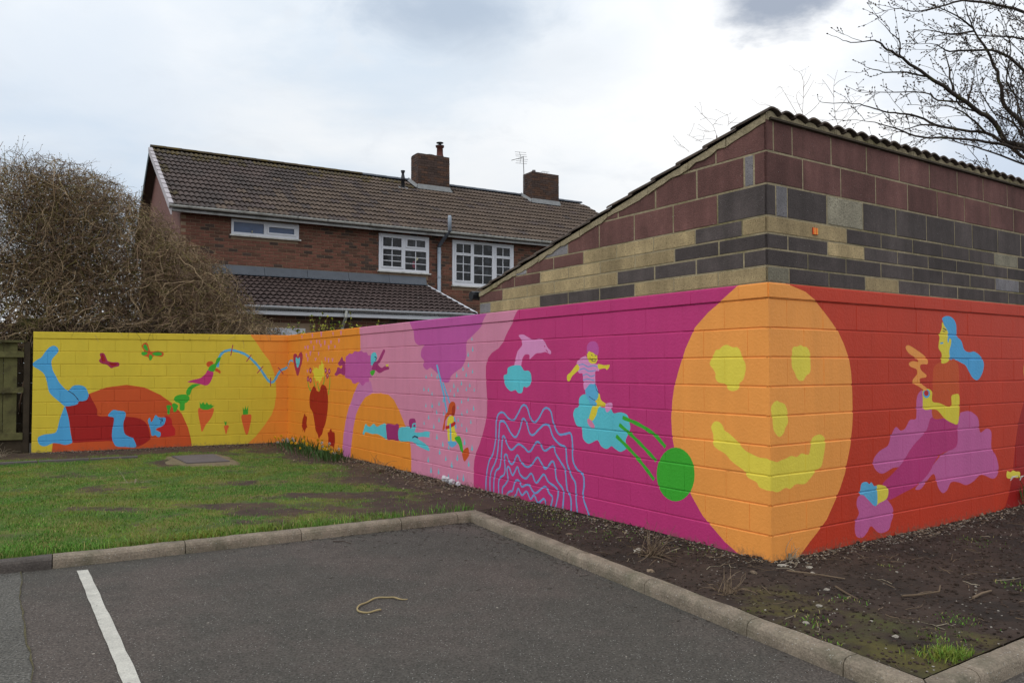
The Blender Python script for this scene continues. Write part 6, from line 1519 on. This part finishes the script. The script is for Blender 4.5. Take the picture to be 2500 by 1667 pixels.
dead_plant(2.12, 6.03, 12, .14, 'pale dead stalks bent against the foot of the orange face', M['pale_stalk'])
dead_plant(-4.85, 10.1, 18, .34, 'dry pale stalks lying in the middle of the lawn', M['pale_stalk'], .12)
dead_plant(-1.9, 11.1, 26, .26, 'thin dead weed stalks at the foot of the orange arch', M['dead_stick'])
dead_plant(-8.5, 13.0, 26, .22, 'dry grass stalks at the foot of the wooden fence', M['pale_stalk'])
stones = [(2.01, 5.86, .036, 'white', 'flat white stone right under the painted corner'), (2.19, 5.80, .030, 'white', 'pale rounded stone just out from the painted corner'), (2.14, 5.62, .024, 'white', 'small pale stone further from the corner than the rounded one'),
          (2.08, 5.22, .024, 'white', 'greyish stone on the open soil near the short brown stick'), (1.89, 4.86, .022, 'white', 'bright chip of stone in the mossy soil'), (1.68, 4.52, .024, 'white', 'square white chip on the soil close to the kerb'),
          (0.99, 5.65, .034, 'brown', 'tan stone on the soil next to the kerb below the dead plant'), (1.72, 5.62, .032, 'brown', 'brown stone between the corner and the kerb'), (0.50, 6.95, .036, 'brown', 'rounded brown stone on the narrow soil strip'), (1.01, 6.32, .05, 'white', 'white lump against the dead plant clump'),
          (2.08, 4.29, .02, 'white', 'tiny white chip by the grass tuft')]
for i, (x, y, r_, c, lab) in enumerate(stones):
    b = MB(); b.blob(hz(x, y, r_*.05), r_*.78, 0, i + 40, (1.25, .85, .6), 2); tag(b.build('stone', M['stone_' + c]), lab, 'stone', 'stones on the soil bed')
# uncountable debris: clods, grit, twigs and dead leaves
cl = MB(); gr = MB(); tl = MB(); dl = MB(); r4 = random.Random(8)
def in_view(x, y): return abs(x) < 0.70*y + 0.4
n_ = 0
while n_ < 7500:
    x, y = r4.uniform(-0.4, 8), r4.uniform(3.6, 11)
    if not in_view(x, y) or not poly_in(bed_poly, x, y): continue
    n_ += 1; rad = r4.uniform(.003, .012) * (1.8 if r4.random() < .06 else 1)
    cl.blob(hz(x, y, rad*.2), rad, 0, n_, (1, 1, .7), 1) if r4.random() < .93 else gr.blob(hz(x, y, rad*.2), rad*.62, 0, n_, (1, 1, .7), 1)
for i in range(520):
    x, y = r4.uniform(0.0, 7), r4.uniform(3.8, 9.5)
    if not in_view(x, y) or not poly_in(bed_poly, x, y): continue
    a = r4.uniform(0, 6.28); q = walk(hz(x, y, .006), (math.cos(a), math.sin(a), r4.uniform(0, .3)), 4, r4.uniform(.015, .055), .25, -.06, r4); tl.tube([(p.x, p.y, max(p.z, earth_h(p.x, p.y) + .003)) for p in q], [.0028, .0026, .0022, .0018, .0012], 3, r4.choice((0, 0, 1)), False)
for P_, d_, L_, w_, n_ in ((PB, dM, LM, .16, 3400), (PC, dR, 6.4, .14, 2600), (PA, dL, LL, .3, 900)):
    for i in range(n_):
        s_ = r4.uniform(0, L_); o_ = abs(r4.gauss(0, w_*.7)) + .008; p = P_ + d_*s_ + nrm(d_)*o_
        if not in_view(p.x, p.y): continue
        u_ = r4.random(); rad = r4.uniform(.004, .012)
        if u_ < .40: gr.blob(hz(p.x, p.y, rad*.3), rad*.8, 0, i, (1.2, 1, .6), 1)
        elif u_ < .72: cl.blob(hz(p.x, p.y, rad*.3), rad*1.4, 0, i, (1, 1, .7), 1)
        elif u_ < .88:
            a = r4.uniform(0, 6.28); leaf(dl, hz(p.x, p.y, .006), (math.cos(a), math.sin(a), r4.uniform(0, .6)), (0, 0, 1), r4.uniform(.02, .05), r4.uniform(.006, .014))
        else:
            a = r4.uniform(0, 6.28); q = walk(hz(p.x, p.y, .004), (math.cos(a), math.sin(a), r4.uniform(0, .8)), 3, r4.uniform(.012, .04), .3, -.1, r4); tl.tube(q, .0014, 3, r4.choice((0, 0, 1)), False)
for i in range(700):                                    # dead leaves on the lawn edge below the long wall
    s_ = r4.uniform(.5, 7.6); p = PB + dM*s_ + nrm(dM)*abs(r4.gauss(.15, .35)); a = r4.uniform(0, 6.28)
    if dist_wall(PB, dM, LM, p.x, p.y)[1] > .03: leaf(dl, hz(p.x, p.y, .012), (math.cos(a), math.sin(a), r4.uniform(-.1, .5)), (0, 0, 1), r4.uniform(.025, .06), r4.uniform(.008, .018))
for i in range(260):
    x, y = r4.uniform(-8.5, 0), r4.uniform(6.3, 13)
    if poly_in(lawn2, x, y): a = r4.uniform(0, 6.28); leaf(dl, hz(x, y, .02), (math.cos(a), math.sin(a), r4.uniform(-.1, .3)), (0, 0, 1), r4.uniform(.02, .045), r4.uniform(.006, .012))
tag(cl.build('soil_clods', M['clod']), kind='stuff'); tag(gr.build('grit', M['grit']), kind='stuff'); tag(tl.build('twig_litter', [M['dead_stick'], M['pale_stalk']]), kind='stuff'); tag(dl.build('dead_leaves', M['dead_leaf']), kind='stuff')
ab = MB()
for i in range(420):                                    # bits on the asphalt, thickest in the kerb corner
    t = abs(r4.gauss(0, 1.0)); side = r4.random() < .5; o_ = .125 + abs(r4.gauss(0, .09 if i % 3 else .6))
    p = (K0 - dB*t + Vector((dB.y, -dB.x))*o_) if side else (K0 + dK*t*1.6 + Vector((dK.y, -dK.x))*o_)
    if side: pass
    q = Vector((p.x, p.y, AZ + .003)); a = r4.uniform(0, 6.28)
    if (Vector((p.x, p.y)) - K0).dot(Vector((dK.y, -dK.x))) < .12 or (Vector((p.x, p.y)) - K0).dot(Vector((dB.y, -dB.x))) < .12: continue
    ab.tube([q, q + Vector((math.cos(a), math.sin(a), .1))*r4.uniform(.01, .04)], .002, 3, 0, False)
for i in range(60):
    x, y = r4.uniform(-3.5, 1.5), r4.uniform(3.5, 6.5); ab.blob((x, y, AZ + .002), r4.uniform(.003, .007), 1, i, (1.3, 1, .5), 1)
tag(ab.build('asphalt_litter', [M['twig_dark'], M['grit']]), kind='stuff')
